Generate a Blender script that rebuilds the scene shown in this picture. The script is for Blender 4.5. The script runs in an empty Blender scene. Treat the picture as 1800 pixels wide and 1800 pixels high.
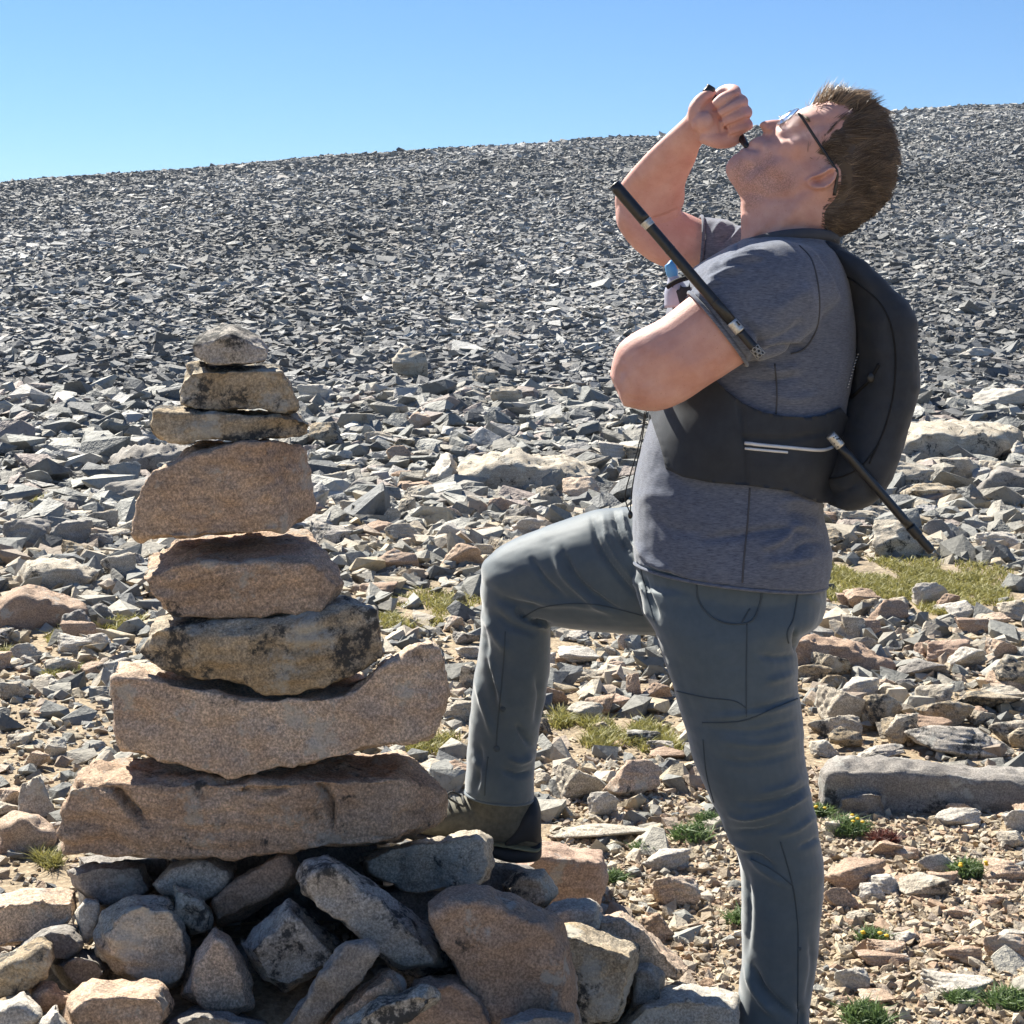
import bpy, bmesh, math, random
import numpy as np
from mathutils import Vector
from mathutils.bvhtree import BVHTree

random.seed(7)
RNG = np.random.default_rng(11)
SC = bpy.context.scene
COL = SC.collection

# ------------------------------------------------------------------ camera, sky, sun, exposure
EYE = 1.33          # camera height above the ground at the man's feet
FPX = 3000.0        # focal length in pixels of an 1800 px wide picture
HROW = 520.0        # picture row of the camera's eye level
cam_data = bpy.data.cameras.new('camera')
cam_data.sensor_fit = 'HORIZONTAL'
cam_data.sensor_width = 36.0
cam_data.lens = 36.0 * FPX / 1800.0
cam_data.shift_y = -(900.0 - HROW) / 1800.0
cam_data.clip_start = 0.05
cam_data.clip_end = 3000
cam = bpy.data.objects.new('camera', cam_data)
COL.objects.link(cam)
cam.location = (0, 0, EYE)
cam.rotation_euler = (math.radians(90), 0, 0)
SC.camera = cam

SUN_EL = math.radians(46)
SUN_AZ = math.radians(-38)      # from +Y towards -X
world = bpy.data.worlds.new('World')
SC.world = world
world.use_nodes = True
wn = world.node_tree
for n in list(wn.nodes):
    wn.nodes.remove(n)
w_out = wn.nodes.new('ShaderNodeOutputWorld')
w_bg = wn.nodes.new('ShaderNodeBackground')
w_sky = wn.nodes.new('ShaderNodeTexSky')
w_sky.sky_type = 'NISHITA'
w_sky.sun_disc = False
w_sky.sun_elevation = SUN_EL
w_sky.sun_rotation = SUN_AZ
w_sky.altitude = 3500
w_sky.air_density = 1.5
w_sky.dust_density = 0.0
w_sky.ozone_density = 10.0
w_bg.inputs['Strength'].default_value = 0.05
wn.links.new(w_sky.outputs[0], w_bg.inputs[0])
wn.links.new(w_bg.outputs[0], w_out.inputs[0])

sd = bpy.data.lights.new('sun', 'SUN')
sd.energy = 5.0
sd.angle = math.radians(0.53)
sd.color = (1.0, 0.95, 0.84)
sun = bpy.data.objects.new('sun', sd)
COL.objects.link(sun)
sdir = Vector((math.sin(SUN_AZ) * math.cos(SUN_EL), math.cos(SUN_AZ) * math.cos(SUN_EL), math.sin(SUN_EL)))
sun.rotation_euler = (-sdir).to_track_quat('-Z', 'Y').to_euler()
sun.location = (-20, 30, 40)

SC.view_settings.view_transform = 'Standard'
SC.view_settings.look = 'None'
SC.view_settings.exposure = 1.4
SC.view_settings.gamma = 1.0
SC.view_settings.use_curve_mapping = False
SC.render.engine = 'CYCLES'

# ------------------------------------------------------------------ helpers
def W(px, py, Y):
    """photo pixel at distance Y -> world point"""
    return np.array([(px - 900.0) / FPX * Y, Y, EYE - (py - HROW) / FPX * Y])

def Wa(p, Y):
    p = np.asarray(p, float)
    return np.stack([(p[:, 0] - 900) / FPX * Y, np.broadcast_to(np.asarray(Y, float), p[:, 0].shape), EYE - (p[:, 1] - HROW) / FPX * Y], 1)

def topx(P):
    return np.stack([P[:, 0] / P[:, 1] * FPX + 900, HROW - (P[:, 2] - EYE) / P[:, 1] * FPX], 1)

def _hash(ix, iy, iz, seed):
    h = (ix * 374761393 + iy * 668265263 + iz * 2147483647 + seed * 144665) & 0xffffffff
    h = ((h ^ (h >> 13)) * 1274126177) & 0xffffffff
    h = ((h ^ (h >> 16)) * 2246822519) & 0xffffffff
    return ((h ^ (h >> 15)) & 0xffff) / 32767.5 - 1.0

def vnoise(P, seed=0):
    P = np.asarray(P, float)
    i = np.floor(P).astype(np.int64)
    f = P - i
    u = f * f * f * (f * (f * 6 - 15) + 10)
    r = 0
    for dx in (0, 1):
        wx = u[:, 0] if dx else 1 - u[:, 0]
        for dy in (0, 1):
            wy = u[:, 1] if dy else 1 - u[:, 1]
            for dz in (0, 1):
                wz = u[:, 2] if dz else 1 - u[:, 2]
                r = r + wx * wy * wz * _hash(i[:, 0] + dx, i[:, 1] + dy, i[:, 2] + dz, seed)
    return r

def fbm(P, sc, oc=3, seed=0):
    r = 0
    a = 1.0
    for k in range(oc):
        r = r + a * vnoise(P * sc + 17.3 * k, seed + k)
        sc *= 2.07
        a *= 0.5
    return r

def make_mesh(name, V, F, smooth=True, mats=None, fm=None):
    me = bpy.data.meshes.new(name)
    V = np.asarray(V, np.float32)
    if isinstance(F, np.ndarray):
        k = F.shape[1]
        me.vertices.add(len(V))
        me.vertices.foreach_set('co', V.ravel())
        me.loops.add(F.size)
        me.loops.foreach_set('vertex_index', F.astype(np.int32).ravel())
        me.polygons.add(len(F))
        me.polygons.foreach_set('loop_start', np.arange(0, F.size, k, dtype=np.int32))
        me.polygons.foreach_set('loop_total', np.full(len(F), k, np.int32))
        me.update(calc_edges=True)
    else:
        me.from_pydata([tuple(map(float, v)) for v in V], [], [tuple(map(int, f)) for f in F])
        me.update()
    me.validate()
    me.polygons.foreach_set('use_smooth', np.full(len(me.polygons), bool(smooth)))
    for m in (mats or []):
        me.materials.append(m)
    if fm is not None:
        me.polygons.foreach_set('material_index', np.asarray(fm, np.int32))
    return me

def put(name, V, F, mat, parent=None, loc=None, smooth=True, label=None, cat=None, group=None, kind=None, fm=None):
    """one mesh object; V in world coordinates. Top-level objects get their origin at their base."""
    V = np.asarray(V, float)
    if parent is not None:
        o_ = np.array(world_loc(parent))
        my = o_
    else:
        if loc is None:
            loc = ((V[:, 0].min() + V[:, 0].max()) / 2, (V[:, 1].min() + V[:, 1].max()) / 2, V[:, 2].min())
        my = np.array(loc)
    mats = mat if isinstance(mat, (list, tuple)) else [mat]
    me = make_mesh(name, V - my, F, smooth, mats, fm)
    o = bpy.data.objects.new(name, me)
    COL.objects.link(o)
    if parent is not None:
        o.parent = parent
    else:
        o.location = my
    tag(o, label, cat, group, kind)
    return o

def world_loc(o):
    l = Vector((0, 0, 0))
    while o is not None:
        l = l + o.location
        o = o.parent
    return l

def tag(o, label=None, cat=None, group=None, kind=None):
    if label: o['label'] = label
    if cat: o['category'] = cat
    if group: o['group'] = group
    if kind: o['kind'] = kind
    return o

def thing(name, loc, label, cat, group=None):
    o = bpy.data.objects.new(name, None)
    COL.objects.link(o)
    o.location = loc
    o.empty_display_size = 0.05
    return tag(o, label, cat, group)

def join(parts):
    V = []; F = []; n = 0
    for v, f in parts:
        V.append(np.asarray(v, float))
        F.extend([[i + n for i in q] for q in (f.tolist() if isinstance(f, np.ndarray) else f)])
        n += len(v)
    return np.concatenate(V), F

def voxel(parts, size, smooth=1, fac=0.5):
    """fuse closed shells into one continuous surface"""
    V, F = join(parts)
    me = make_mesh('tmp', V, F)
    ob = bpy.data.objects.new('tmp', me)
    COL.objects.link(ob)
    m = ob.modifiers.new('r', 'REMESH')
    m.mode = 'VOXEL'
    m.voxel_size = size
    m.use_smooth_shade = True
    if smooth:
        s = ob.modifiers.new('s', 'SMOOTH')
        s.factor = fac
        s.iterations = smooth
    dg = bpy.context.evaluated_depsgraph_get()
    dg.update()
    e = ob.evaluated_get(dg)
    em = e.to_mesh()
    n = len(em.vertices)
    VV = np.empty(n * 3, np.float32)
    em.vertices.foreach_get('co', VV)
    VV = VV.reshape(-1, 3).astype(float)
    tot = np.empty(len(em.polygons), np.int32)
    em.polygons.foreach_get('loop_total', tot)
    li = np.empty(len(em.loops), np.int32)
    em.loops.foreach_get('vertex_index', li)
    if (tot == 4).all():
        FF = li.reshape(-1, 4)
    else:
        FF = [list(p.vertices) for p in em.polygons]
    e.to_mesh_clear()
    bpy.data.objects.remove(ob)
    bpy.data.meshes.remove(me)
    return VV, FF

def vnormals(V, F):
    F = np.asarray(F)
    N = np.zeros_like(V)
    n = np.cross(V[F[:, 2]] - V[F[:, 0]], V[F[:, 3 if F.shape[1] > 3 else 1]] - V[F[:, 1 if F.shape[1] > 3 else 0]])
    if F.shape[1] == 3:
        n = np.cross(V[F[:, 1]] - V[F[:, 0]], V[F[:, 2]] - V[F[:, 0]])
    for k in range(F.shape[1]):
        np.add.at(N, F[:, k], n)
    return N / (np.linalg.norm(N, axis=1, keepdims=True) + 1e-12)

def cr(P, k, closed=False):
    """catmull-rom resampling of rows of P"""
    P = np.asarray(P, float)
    out = []
    n = len(P)
    for i in range(n - 1):
        p0 = P[max(i - 1, 0)]; p1 = P[i]; p2 = P[i + 1]; p3 = P[min(i + 2, n - 1)]
        for j in range(k):
            t = j / k
            out.append(0.5 * ((2 * p1) + (p2 - p0) * t + (2 * p0 - 5 * p1 + 4 * p2 - p3) * t * t + (3 * p1 - p0 - 3 * p2 + p3) * t ** 3))
    out.append(P[-1])
    return np.array(out)

def loft(secs, n=28, k=5, pw=2.2):
    """secs: (x1,y1,x2,y2,Y,halfdepth) two outline pixels of the limb plus its distance and half thickness"""
    S = cr(np.array([s[:6] for s in secs], float), k)
    a = np.linspace(0, 2 * np.pi, n, endpoint=False)
    c = np.sign(np.cos(a)) * np.abs(np.cos(a)) ** (2 / pw)
    s = np.sign(np.sin(a)) * np.abs(np.sin(a)) ** (2 / pw)
    V = []
    for r in S:
        A = W(r[0], r[1], r[4]); B = W(r[2], r[3], r[4])
        m = (A + B) / 2
        V.append(m + np.outer(c, (A - B) / 2) + np.outer(s, [0, r[5], 0]))
    R = len(V)
    V = np.concatenate(V)
    F = []
    for i in range(R - 1):
        for j in range(n):
            F.append([i * n + j, i * n + (j + 1) % n, (i + 1) * n + (j + 1) % n, (i + 1) * n + j])
    for e, rev in ((0, 1), (R - 1, 0)):
        ci = len(V)
        V = np.vstack([V, V[e * n:(e + 1) * n].mean(0)])
        for j in range(n):
            q = [e * n + j, e * n + (j + 1) % n, ci]
            F.append(q[::-1] if rev else q)
    return V, F

def tube(P, r, n=10, k=1, cap=True):
    """swept tube along world points P, radius r (number or one per point)"""
    P = np.asarray(P, float)
    r = np.broadcast_to(np.asarray(r, float), (len(P),))
    if k > 1:
        Q = cr(np.column_stack([P, r]), k)
        P, r = Q[:, :3], Q[:, 3]
    T = np.gradient(P, axis=0)
    T /= np.linalg.norm(T, axis=1, keepdims=True) + 1e-12
    up = np.array([0, 1.0, 0]) if abs(T[0][1]) < 0.9 else np.array([1.0, 0, 0])
    u = np.cross(T[0], up); u /= np.linalg.norm(u)
    V = []
    a = np.linspace(0, 2 * np.pi, n, endpoint=False)
    for i in range(len(P)):
        u = u - T[i] * np.dot(u, T[i]); u /= np.linalg.norm(u)
        w = np.cross(T[i], u)
        V.append(P[i] + r[i] * (np.outer(np.cos(a), u) + np.outer(np.sin(a), w)))
    R = len(V)
    V = np.concatenate(V)
    F = []
    for i in range(R - 1):
        for j in range(n):
            F.append([i * n + j, i * n + (j + 1) % n, (i + 1) * n + (j + 1) % n, (i + 1) * n + j])
    if cap:
        F.append(list(range(n))[::-1])
        F.append(list(range((R - 1) * n, R * n)))
    return V, F

def ball(c, r, n=16, m=10, ax=(1, 1, 1)):
    V = [[0, 0, 1]]
    for i in range(1, m):
        t = math.pi * i / m
        for j in range(n):
            p = 2 * math.pi * j / n
            V.append([math.sin(t) * math.cos(p), math.sin(t) * math.sin(p), math.cos(t)])
    V.append([0, 0, -1])
    F = []
    for j in range(n):
        F.append([0, 1 + j, 1 + (j + 1) % n])
        F.append([len(V) - 1, 1 + (m - 2) * n + (j + 1) % n, 1 + (m - 2) * n + j])
    for i in range(m - 2):
        for j in range(n):
            a = 1 + i * n; b = a + n
            F.append([a + j, b + j, b + (j + 1) % n, a + (j + 1) % n])
    return np.array(V) * r * np.array(ax) + np.array(c), F

def seg_dist(Q, poly, closed=False):
    """distance of points Q (n,2) to a polyline"""
    poly = np.asarray(poly, float)
    d = np.full(len(Q), 1e9)
    m = len(poly) if closed else len(poly) - 1
    for i in range(m):
        a = poly[i]; b = poly[(i + 1) % len(poly)]
        ab = b - a
        t = np.clip(((Q - a) @ ab) / (ab @ ab + 1e-9), 0, 1)
        d = np.minimum(d, np.hypot(*(Q - a - t[:, None] * ab).T))
    return d

def in_poly(Q, poly):
    poly = np.asarray(poly, float)
    r = np.zeros(len(Q), bool)
    j = len(poly) - 1
    for i in range(len(poly)):
        xi, yi = poly[i]; xj, yj = poly[j]
        c = ((yi > Q[:, 1]) != (yj > Q[:, 1])) & (Q[:, 0] < (xj - xi) * (Q[:, 1] - yi) / (yj - yi + 1e-12) + xi)
        r ^= c
        j = i
    return r

def folds(V, F, lines, near=True):
    """cloth folds and seams: lines of (polyline px, height m, width px); + ridge, - groove, tapering at its ends"""
    N = vnormals(V, F)
    Q = topx(V)
    D = np.zeros(len(V))
    face = np.clip((-N[:, 1] + 0.25) / 0.4, 0, 1)
    for ln in lines:
        pl, h, w = ln[:3]
        pl = cr(np.array(pl, float), 4) if len(pl) > 2 else np.array(pl, float)
        d = seg_dist(Q, pl)
        m = d < w * 3
        if not m.any():
            continue
        ends = np.minimum(np.hypot(*(Q[m] - pl[0]).T), np.hypot(*(Q[m] - pl[-1]).T))
        L = np.hypot(*np.diff(pl, axis=0).T).sum()
        tp = np.clip(ends / (0.25 * L + 1e-6), 0.0, 1) if (len(ln) < 4 or ln[3]) else 1.0
        D[m] += h * np.exp(-(d[m] / w) ** 2) * tp
    return V + N * (D * face)[:, None]

def bvh_of(V, F):
    return BVHTree.FromPolygons([tuple(v) for v in V], [tuple(map(int, f)) for f in F])

CAMP = Vector((0, 0, EYE))
def onto(bvh, pts, off=0.002, dflt=3.0):
    """pixels -> points lying on a surface, lifted by off along its normal"""
    out = []
    last = dflt
    for p in pts:
        d = Vector(W(p[0], p[1], 1.0)) - CAMP
        h = bvh.ray_cast(CAMP, d.normalized())
        if h[0] is not None:
            n = h[1]
            if n.dot(d) > 0: n = -n
            out.append(np.array(h[0] + n * off)); last = h[0].y
        else:
            out.append(W(p[0], p[1], last))
    return np.array(out)

def dense(pl, step=6, smooth=True):
    pl = cr(np.array(pl, float), 8) if smooth and len(pl) > 2 else np.array(pl, float)
    L = np.concatenate([[0], np.cumsum(np.hypot(*np.diff(pl, axis=0).T))])
    t = np.linspace(0, L[-1], max(2, int(L[-1] / step) + 1))
    return np.stack([np.interp(t, L, pl[:, 0]), np.interp(t, L, pl[:, 1])], 1)

def patch(bvh, poly, off, thick, step=6, smooth_z=4):
    """a cloth panel with real thickness laid over a surface, outlined by poly"""
    poly = np.asarray(poly, float)
    x0, y0 = poly.min(0) - step; x1, y1 = poly.max(0) + step
    nx = int((x1 - x0) / step) + 1; ny = int((y1 - y0) / step) + 1
    gx, gy = np.meshgrid(x0 + np.arange(nx) * step, y0 + np.arange(ny) * step)
    Q = np.stack([gx.ravel(), gy.ravel()], 1)
    ins = in_poly(Q, poly)
    Y = np.full(len(Q), np.nan)
    for i in range(len(Q)):
        d = Vector(W(Q[i, 0], Q[i, 1], 1.0)) - CAMP
        h = bvh.ray_cast(CAMP, d.normalized())
        if h[0] is not None: Y[i] = h[0].y
    Yg = Y.reshape(ny, nx)
    for it in range(60):                       # spread depths outward, then smooth
        bad = np.isnan(Yg)
        if not bad.any(): break
        pad = np.pad(Yg, 1, constant_values=np.nan)
        st = np.stack([pad[:-2, 1:-1], pad[2:, 1:-1], pad[1:-1, :-2], pad[1:-1, 2:]])
        with np.errstate(all='ignore'):
            mx = np.nanmean(st, 0)
        Yg = np.where(bad, mx, Yg)
    Yg = np.nan_to_num(Yg, nan=3.0)
    for it in range(smooth_z):
        pad = np.pad(Yg, 1, mode='edge')
        Yg = (pad[:-2, 1:-1] + pad[2:, 1:-1] + pad[1:-1, :-2] + pad[1:-1, 2:] + 2 * Yg) / 6
    # snap points just outside onto the outline for a clean edge
    d = seg_dist(Q, poly, True)
    use = ins | (d < step * 0.75)
    P2 = Q.copy()
    for i in np.where(use & (d < step * 0.75))[0]:
        best = None
        for a in range(len(poly)):
            A = poly[a]; B = poly[(a + 1) % len(poly)]
            t = np.clip(np.dot(Q[i] - A, B - A) / (np.dot(B - A, B - A) + 1e-9), 0, 1)
            c = A + t * (B - A); dd = np.hypot(*(Q[i] - c))
            if best is None or dd < best[0]: best = (dd, c)
        P2[i] = best[1]
    Yv = Yg.ravel() - off
    ids = -np.ones(len(Q), int)
    k = np.where(use)[0]
    ids[k] = np.arange(len(k))
    A = Wa(P2[k], Yv[k]); B = Wa(P2[k], Yv[k] + thick)
    V = np.concatenate([A, B]); n = len(k)
    F = []; cnt = {}
    I = ids.reshape(ny, nx)
    for y in range(ny - 1):
        for x in range(nx - 1):
            q = [I[y, x], I[y + 1, x], I[y + 1, x + 1], I[y, x + 1]]
            if min(q) < 0: continue
            F.append(q)
            for a in range(4):
                e = (q[a], q[(a + 1) % 4]); cnt[e] = cnt.get(e, 0) + 1
    F2 = [[v + n for v in q[::-1]] for q in F]
    side = []
    for (a, b) in cnt:
        if (b, a) not in cnt: side.append([b, a, a + n, b + n])
    return V, F + F2 + side

# ------------------------------------------------------------------ materials
def new_mat(name):
    m = bpy.data.materials.new(name)
    m.use_nodes = True
    nt = m.node_tree
    return m, nt, nt.nodes['Principled BSDF']

def N_(nt, typ, **kw):
    n = nt.nodes.new(typ)
    for k, v in kw.items():
        if k in n.inputs: n.inputs[k].default_value = v
        else: setattr(n, k, v)
    return n

def ramp(nt, src, stops):
    r = nt.nodes.new('ShaderNodeValToRGB')
    e = r.color_ramp.elements
    while len(e) < len(stops): e.new(0.5)
    for i, (p, c) in enumerate(stops):
        e[i].position = p
        e[i].color = (c, c, c, 1) if isinstance(c, (int, float)) else (*c, 1)
    nt.links.new(src, r.inputs[0])
    return r

def mixc(nt, fac, a, b, blend='MIX'):
    m = nt.nodes.new('ShaderNodeMix')
    m.data_type = 'RGBA'; m.blend_type = blend
    for sock, v in ((0, fac), (6, a), (7, b)):
        if hasattr(v, 'links') or isinstance(v, bpy.types.NodeSocket): nt.links.new(v, m.inputs[sock])
        elif sock == 0: m.inputs[0].default_value = v
        else: m.inputs[sock].default_value = (*v, 1)
    return m.outputs[2]

def noise_n(nt, vec, scale, detail=4, rough=0.55, dist=0.0):
    n = N_(nt, 'ShaderNodeTexNoise')
    n.inputs['Scale'].default_value = scale
    n.inputs['Detail'].default_value = detail
    n.inputs['Roughness'].default_value = rough
    n.inputs['Distortion'].default_value = dist
    nt.links.new(vec, n.inputs['Vector'])
    return n.outputs[0]

def plain(name, col, rough=0.6, metal=0.0, spec=None, var=0.12, scale=40):
    m, nt, b = new_mat(name)
    tc = N_(nt, 'ShaderNodeTexCoord')
    nz = noise_n(nt, tc.outputs['Object'], scale)
    lo = tuple(c * (1 - var) for c in col); hi = tuple(min(1, c * (1 + var)) for c in col)
    r = ramp(nt, nz, [(0.3, lo), (0.7, hi)])
    nt.links.new(r.outputs[0], b.inputs['Base Color'])
    b.inputs['Roughness'].default_value = rough
    b.inputs['Metallic'].default_value = metal
    if spec is not None: b.inputs['Specular IOR Level'].default_value = spec
    return m

def stone_mat(name, A, B, dark=0.35, pale=0.25, strata=0.5, speck=0.35, bump=0.5, axis=(0.0, 0.0, 0.0), attr=False, big=1.0):
    m, nt, b = new_mat(name)
    L = nt.links
    tc = N_(nt, 'ShaderNodeTexCoord')
    oi = N_(nt, 'ShaderNodeObjectInfo')
    off = N_(nt, 'ShaderNodeVectorMath', operation='MULTIPLY_ADD')
    L.new(oi.outputs['Random'], off.inputs[0])
    off.inputs[1].default_value = (37, 53, 71)
    ge = N_(nt, 'ShaderNodeNewGeometry')
    vr_ = N_(nt, 'ShaderNodeVectorRotate', rotation_type='EULER_XYZ')
    sc_ = N_(nt, 'ShaderNodeVectorMath', operation='MULTIPLY_ADD')
    L.new(oi.outputs['Random'], sc_.inputs[0]); sc_.inputs[1].default_value = (0.4, 0.5, 3.0); sc_.inputs[2].default_value = (-0.2, -0.25, 0)
    L.new(ge.outputs['Position'], vr_.inputs['Vector']); L.new(sc_.outputs[0], vr_.inputs['Rotation'])
    L.new(vr_.outputs[0], off.inputs[2])
    vec = off.outputs[0]
    mp = N_(nt, 'ShaderNodeMapping')
    mp.inputs['Rotation'].default_value = axis
    mp.inputs['Scale'].default_value = (2.2, 2.2, 26)
    L.new(vec, mp.inputs[0])
    base = ramp(nt, noise_n(nt, vec, 7 * big, 5, 0.62), [(0.36, A), (0.64, B)]).outputs[0]
    # bedding
    st = ramp(nt, noise_n(nt, mp.outputs[0], 3.0, 5, 0.65, 0.3), [(0.35, 0.55), (0.65, 1.25)]).outputs[0]
    base = mixc(nt, strata, base, st, 'MULTIPLY')
    # crystal speckle
    sp = ramp(nt, noise_n(nt, vec, 260, 2, 0.7), [(0.36, 0.42), (0.5, 1.0), (0.64, 1.75)]).outputs[0]
    base = mixc(nt, speck, base, sp, 'MULTIPLY')
    vo = N_(nt, 'ShaderNodeTexVoronoi'); vo.inputs['Scale'].default_value = 170
    L.new(vec, vo.inputs['Vector'])
    vr = ramp(nt, vo.outputs['Color'], [(0.2, 0.7), (0.8, 1.25)]).outputs[0]
    base = mixc(nt, speck * 0.8, base, vr, 'MULTIPLY')
    # pale crustose lichen spots
    n2 = noise_n(nt, vec, 11 * big, 6, 0.7)
    pm = ramp(nt, n2, [(0.6 - 0.12 * pale, 0.0), (0.66 - 0.1 * pale, 1.0)]).outputs[0]
    base = mixc(nt, pm, base, mixc(nt, 0.55, base, (0.42, 0.42, 0.38)))
    # dark lichen
    if dark > 0:
        n3 = noise_n(nt, vec, 9 * big, 7, 0.75, 0.3)
        dm = ramp(nt, n3, [(0.68 - 0.16 * dark, 0.0), (0.73 - 0.15 * dark, 1.0)]).outputs[0]
        n4 = ramp(nt, noise_n(nt, vec, 75, 4, 0.7), [(0.36, 0.0), (0.5, 0.95)]).outputs[0]
        base = mixc(nt, mixc(nt, 1.0, dm, n4, 'MULTIPLY'), base, (0.035, 0.035, 0.034))
    if attr:
        at = N_(nt, 'ShaderNodeAttribute'); at.attribute_name = 'tint'
        base = mixc(nt, 1.0, base, at.outputs['Color'], 'MULTIPLY')
    L.new(base, b.inputs['Base Color'])
    b.inputs['Roughness'].default_value = 0.82
    b.inputs['Specular IOR Level'].default_value = 0.35
    h1 = noise_n(nt, vec, 120, 5, 0.78)
    h2 = noise_n(nt, mp.outputs[0], 4.0, 6, 0.7, 0.3)
    ma = N_(nt, 'ShaderNodeMath', operation='MULTIPLY_ADD')
    L.new(h2, ma.inputs[0]); ma.inputs[1].default_value = 0.4 + strata; L.new(h1, ma.inputs[2])
    bp = N_(nt, 'ShaderNodeBump')
    bp.inputs['Strength'].default_value = bump
    bp.inputs['Distance'].default_value = 0.016
    L.new(ma.outputs[0], bp.inputs['Height'])
    L.new(bp.outputs[0], b.inputs['Normal'])
    return m

M = {}
M['tan'] = stone_mat('stone_tan', (0.37, 0.255, 0.175), (0.48, 0.355, 0.255), 0.4, 0.25, 0.35, 0.6)
M['tan2'] = stone_mat('stone_pink_granite', (0.42, 0.30, 0.215), (0.54, 0.42, 0.315), 0.5, 0.45, 0.15, 0.65)
M['rust'] = stone_mat('stone_rusty', (0.42, 0.285, 0.19), (0.54, 0.395, 0.28), 0.75, 0.35, 0.5, 0.6, 0.65)
M['lichen'] = stone_mat('stone_lichen', (0.32, 0.24, 0.145), (0.42, 0.355, 0.265), 1.15, 0.6, 0.35, 0.55)
M['grey'] = stone_mat('stone_grey', (0.36, 0.305, 0.235), (0.50, 0.44, 0.35), 0.8, 0.5, 0.4, 0.55)
M['blotch'] = stone_mat('stone_blotched', (0.36, 0.32, 0.27), (0.48, 0.43, 0.37), 1.2, 0.5, 0.2, 0.55)
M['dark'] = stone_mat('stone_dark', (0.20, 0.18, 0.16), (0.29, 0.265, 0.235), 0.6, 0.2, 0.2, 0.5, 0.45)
M['brown'] = stone_mat('stone_brown', (0.31, 0.21, 0.145), (0.40, 0.285, 0.205), 0.4, 0.1, 0.2, 0.55, 0.45)
M['pale'] = stone_mat('stone_pale', (0.40, 0.365, 0.315), (0.54, 0.49, 0.42), 0.3, 0.4, 0.45, 0.5)
M['red'] = stone_mat('stone_red', (0.35, 0.235, 0.17), (0.45, 0.325, 0.245), 0.2, 0.15, 0.6, 0.5)

def field_mat(name, sc, bump, inst=False):
    m, nt, b = new_mat(name)
    L = nt.links
    ge = N_(nt, 'ShaderNodeNewGeometry'); vec = ge.outputs['Position']
    at = N_(nt, 'ShaderNodeAttribute'); at.attribute_name = 'tint'
    if inst: at.attribute_type = 'INSTANCER'
    nz = noise_n(nt, vec, sc, 4, 0.7)
    v = ramp(nt, nz, [(0.28, 0.35), (0.42, 0.9), (0.6, 1.05), (0.72, 1.3)]).outputs[0]
    c = mixc(nt, 1.0, at.outputs['Color'], v, 'MULTIPLY')
    L.new(c, b.inputs['Base Color'])
    b.inputs['Roughness'].default_value = 0.75
    bp = N_(nt, 'ShaderNodeBump'); bp.inputs['Strength'].default_value = bump; bp.inputs['Distance'].default_value = 0.6 / sc
    L.new(nz, bp.inputs['Height']); L.new(bp.outputs[0], b.inputs['Normal'])
    return m
M['rubble'] = field_mat('stone_rubble', 45, 0.6)
M['talus'] = field_mat('stone_talus', 9, 0.6)
M['outer'] = field_mat('stone_outer_rubble', 22, 0.8, True)

def ground_mat():
    m, nt, b = new_mat('ground_gravel')
    L = nt.links
    ge = N_(nt, 'ShaderNodeNewGeometry')
    vec = ge.outputs['Position']
    fine = ramp(nt, noise_n(nt, vec, 90, 6, 0.7), [(0.3, (0.16, 0.12, 0.07)), (0.5, (0.31, 0.235, 0.15)), (0.72, (0.46, 0.385, 0.27))]).outputs[0]
    vo = N_(nt, 'ShaderNodeTexVoronoi'); vo.inputs['Scale'].default_value = 70
    L.new(vec, vo.inputs['Vector'])
    vc = ramp(nt, vo.outputs['Color'], [(0.1, 0.65), (0.9, 1.3)]).outputs[0]
    fine = mixc(nt, 0.8, fine, vc, 'MULTIPLY')
    grey = ramp(nt, noise_n(nt, vec, 3, 8, 0.75), [(0.35, (0.06, 0.06, 0.058)), (0.65, (0.15, 0.145, 0.135))]).outputs[0]
    v2 = N_(nt, 'ShaderNodeTexVoronoi'); v2.inputs['Scale'].default_value = 7.5
    dv = N_(nt, 'ShaderNodeVectorMath', operation='MULTIPLY_ADD'); nz_ = N_(nt, 'ShaderNodeTexNoise'); nz_.inputs['Scale'].default_value = 6
    L.new(vec, nz_.inputs['Vector']); L.new(nz_.outputs['Color'], dv.inputs[0]); dv.inputs[1].default_value = (.18, .18, .18); L.new(vec, dv.inputs[2])
    L.new(dv.outputs[0], v2.inputs['Vector'])
    cells = ramp(nt, v2.outputs['Color'], [(0.15, 0.35), (0.5, 0.9), (0.85, 2.6)]).outputs[0]
    grey = mixc(nt, 1.0, grey, cells, 'MULTIPLY')
    sep = N_(nt, 'ShaderNodeSeparateXYZ'); L.new(vec, sep.inputs[0])
    mr = N_(nt, 'ShaderNodeMapRange'); L.new(sep.outputs['Y'], mr.inputs[0])
    mr.inputs[1].default_value = 7.0; mr.inputs[2].default_value = 13.0
    col = mixc(nt, mr.outputs[0], fine, grey)
    L.new(col, b.inputs['Base Color'])
    b.inputs['Roughness'].default_value = 0.95
    bp = N_(nt, 'ShaderNodeBump'); bp.inputs['Strength'].default_value = 0.9; bp.inputs['Distance'].default_value = 0.01
    L.new(noise_n(nt, vec, 60, 7, 0.7), bp.inputs['Height'])
    b2 = N_(nt, 'ShaderNodeBump'); b2.inputs['Strength'].default_value = 1.0; b2.inputs['Distance'].default_value = 0.12
    mh = N_(nt, 'ShaderNodeMath', operation='MULTIPLY'); L.new(v2.outputs['Distance'], mh.inputs[0]); L.new(mr.outputs[0], mh.inputs[1])
    b2.invert = True
    L.new(mh.outputs[0], b2.inputs['Height']); L.new(bp.outputs[0], b2.inputs['Normal'])
    L.new(b2.outputs[0], b.inputs['Normal'])
    return m
M['ground'] = ground_mat()

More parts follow.
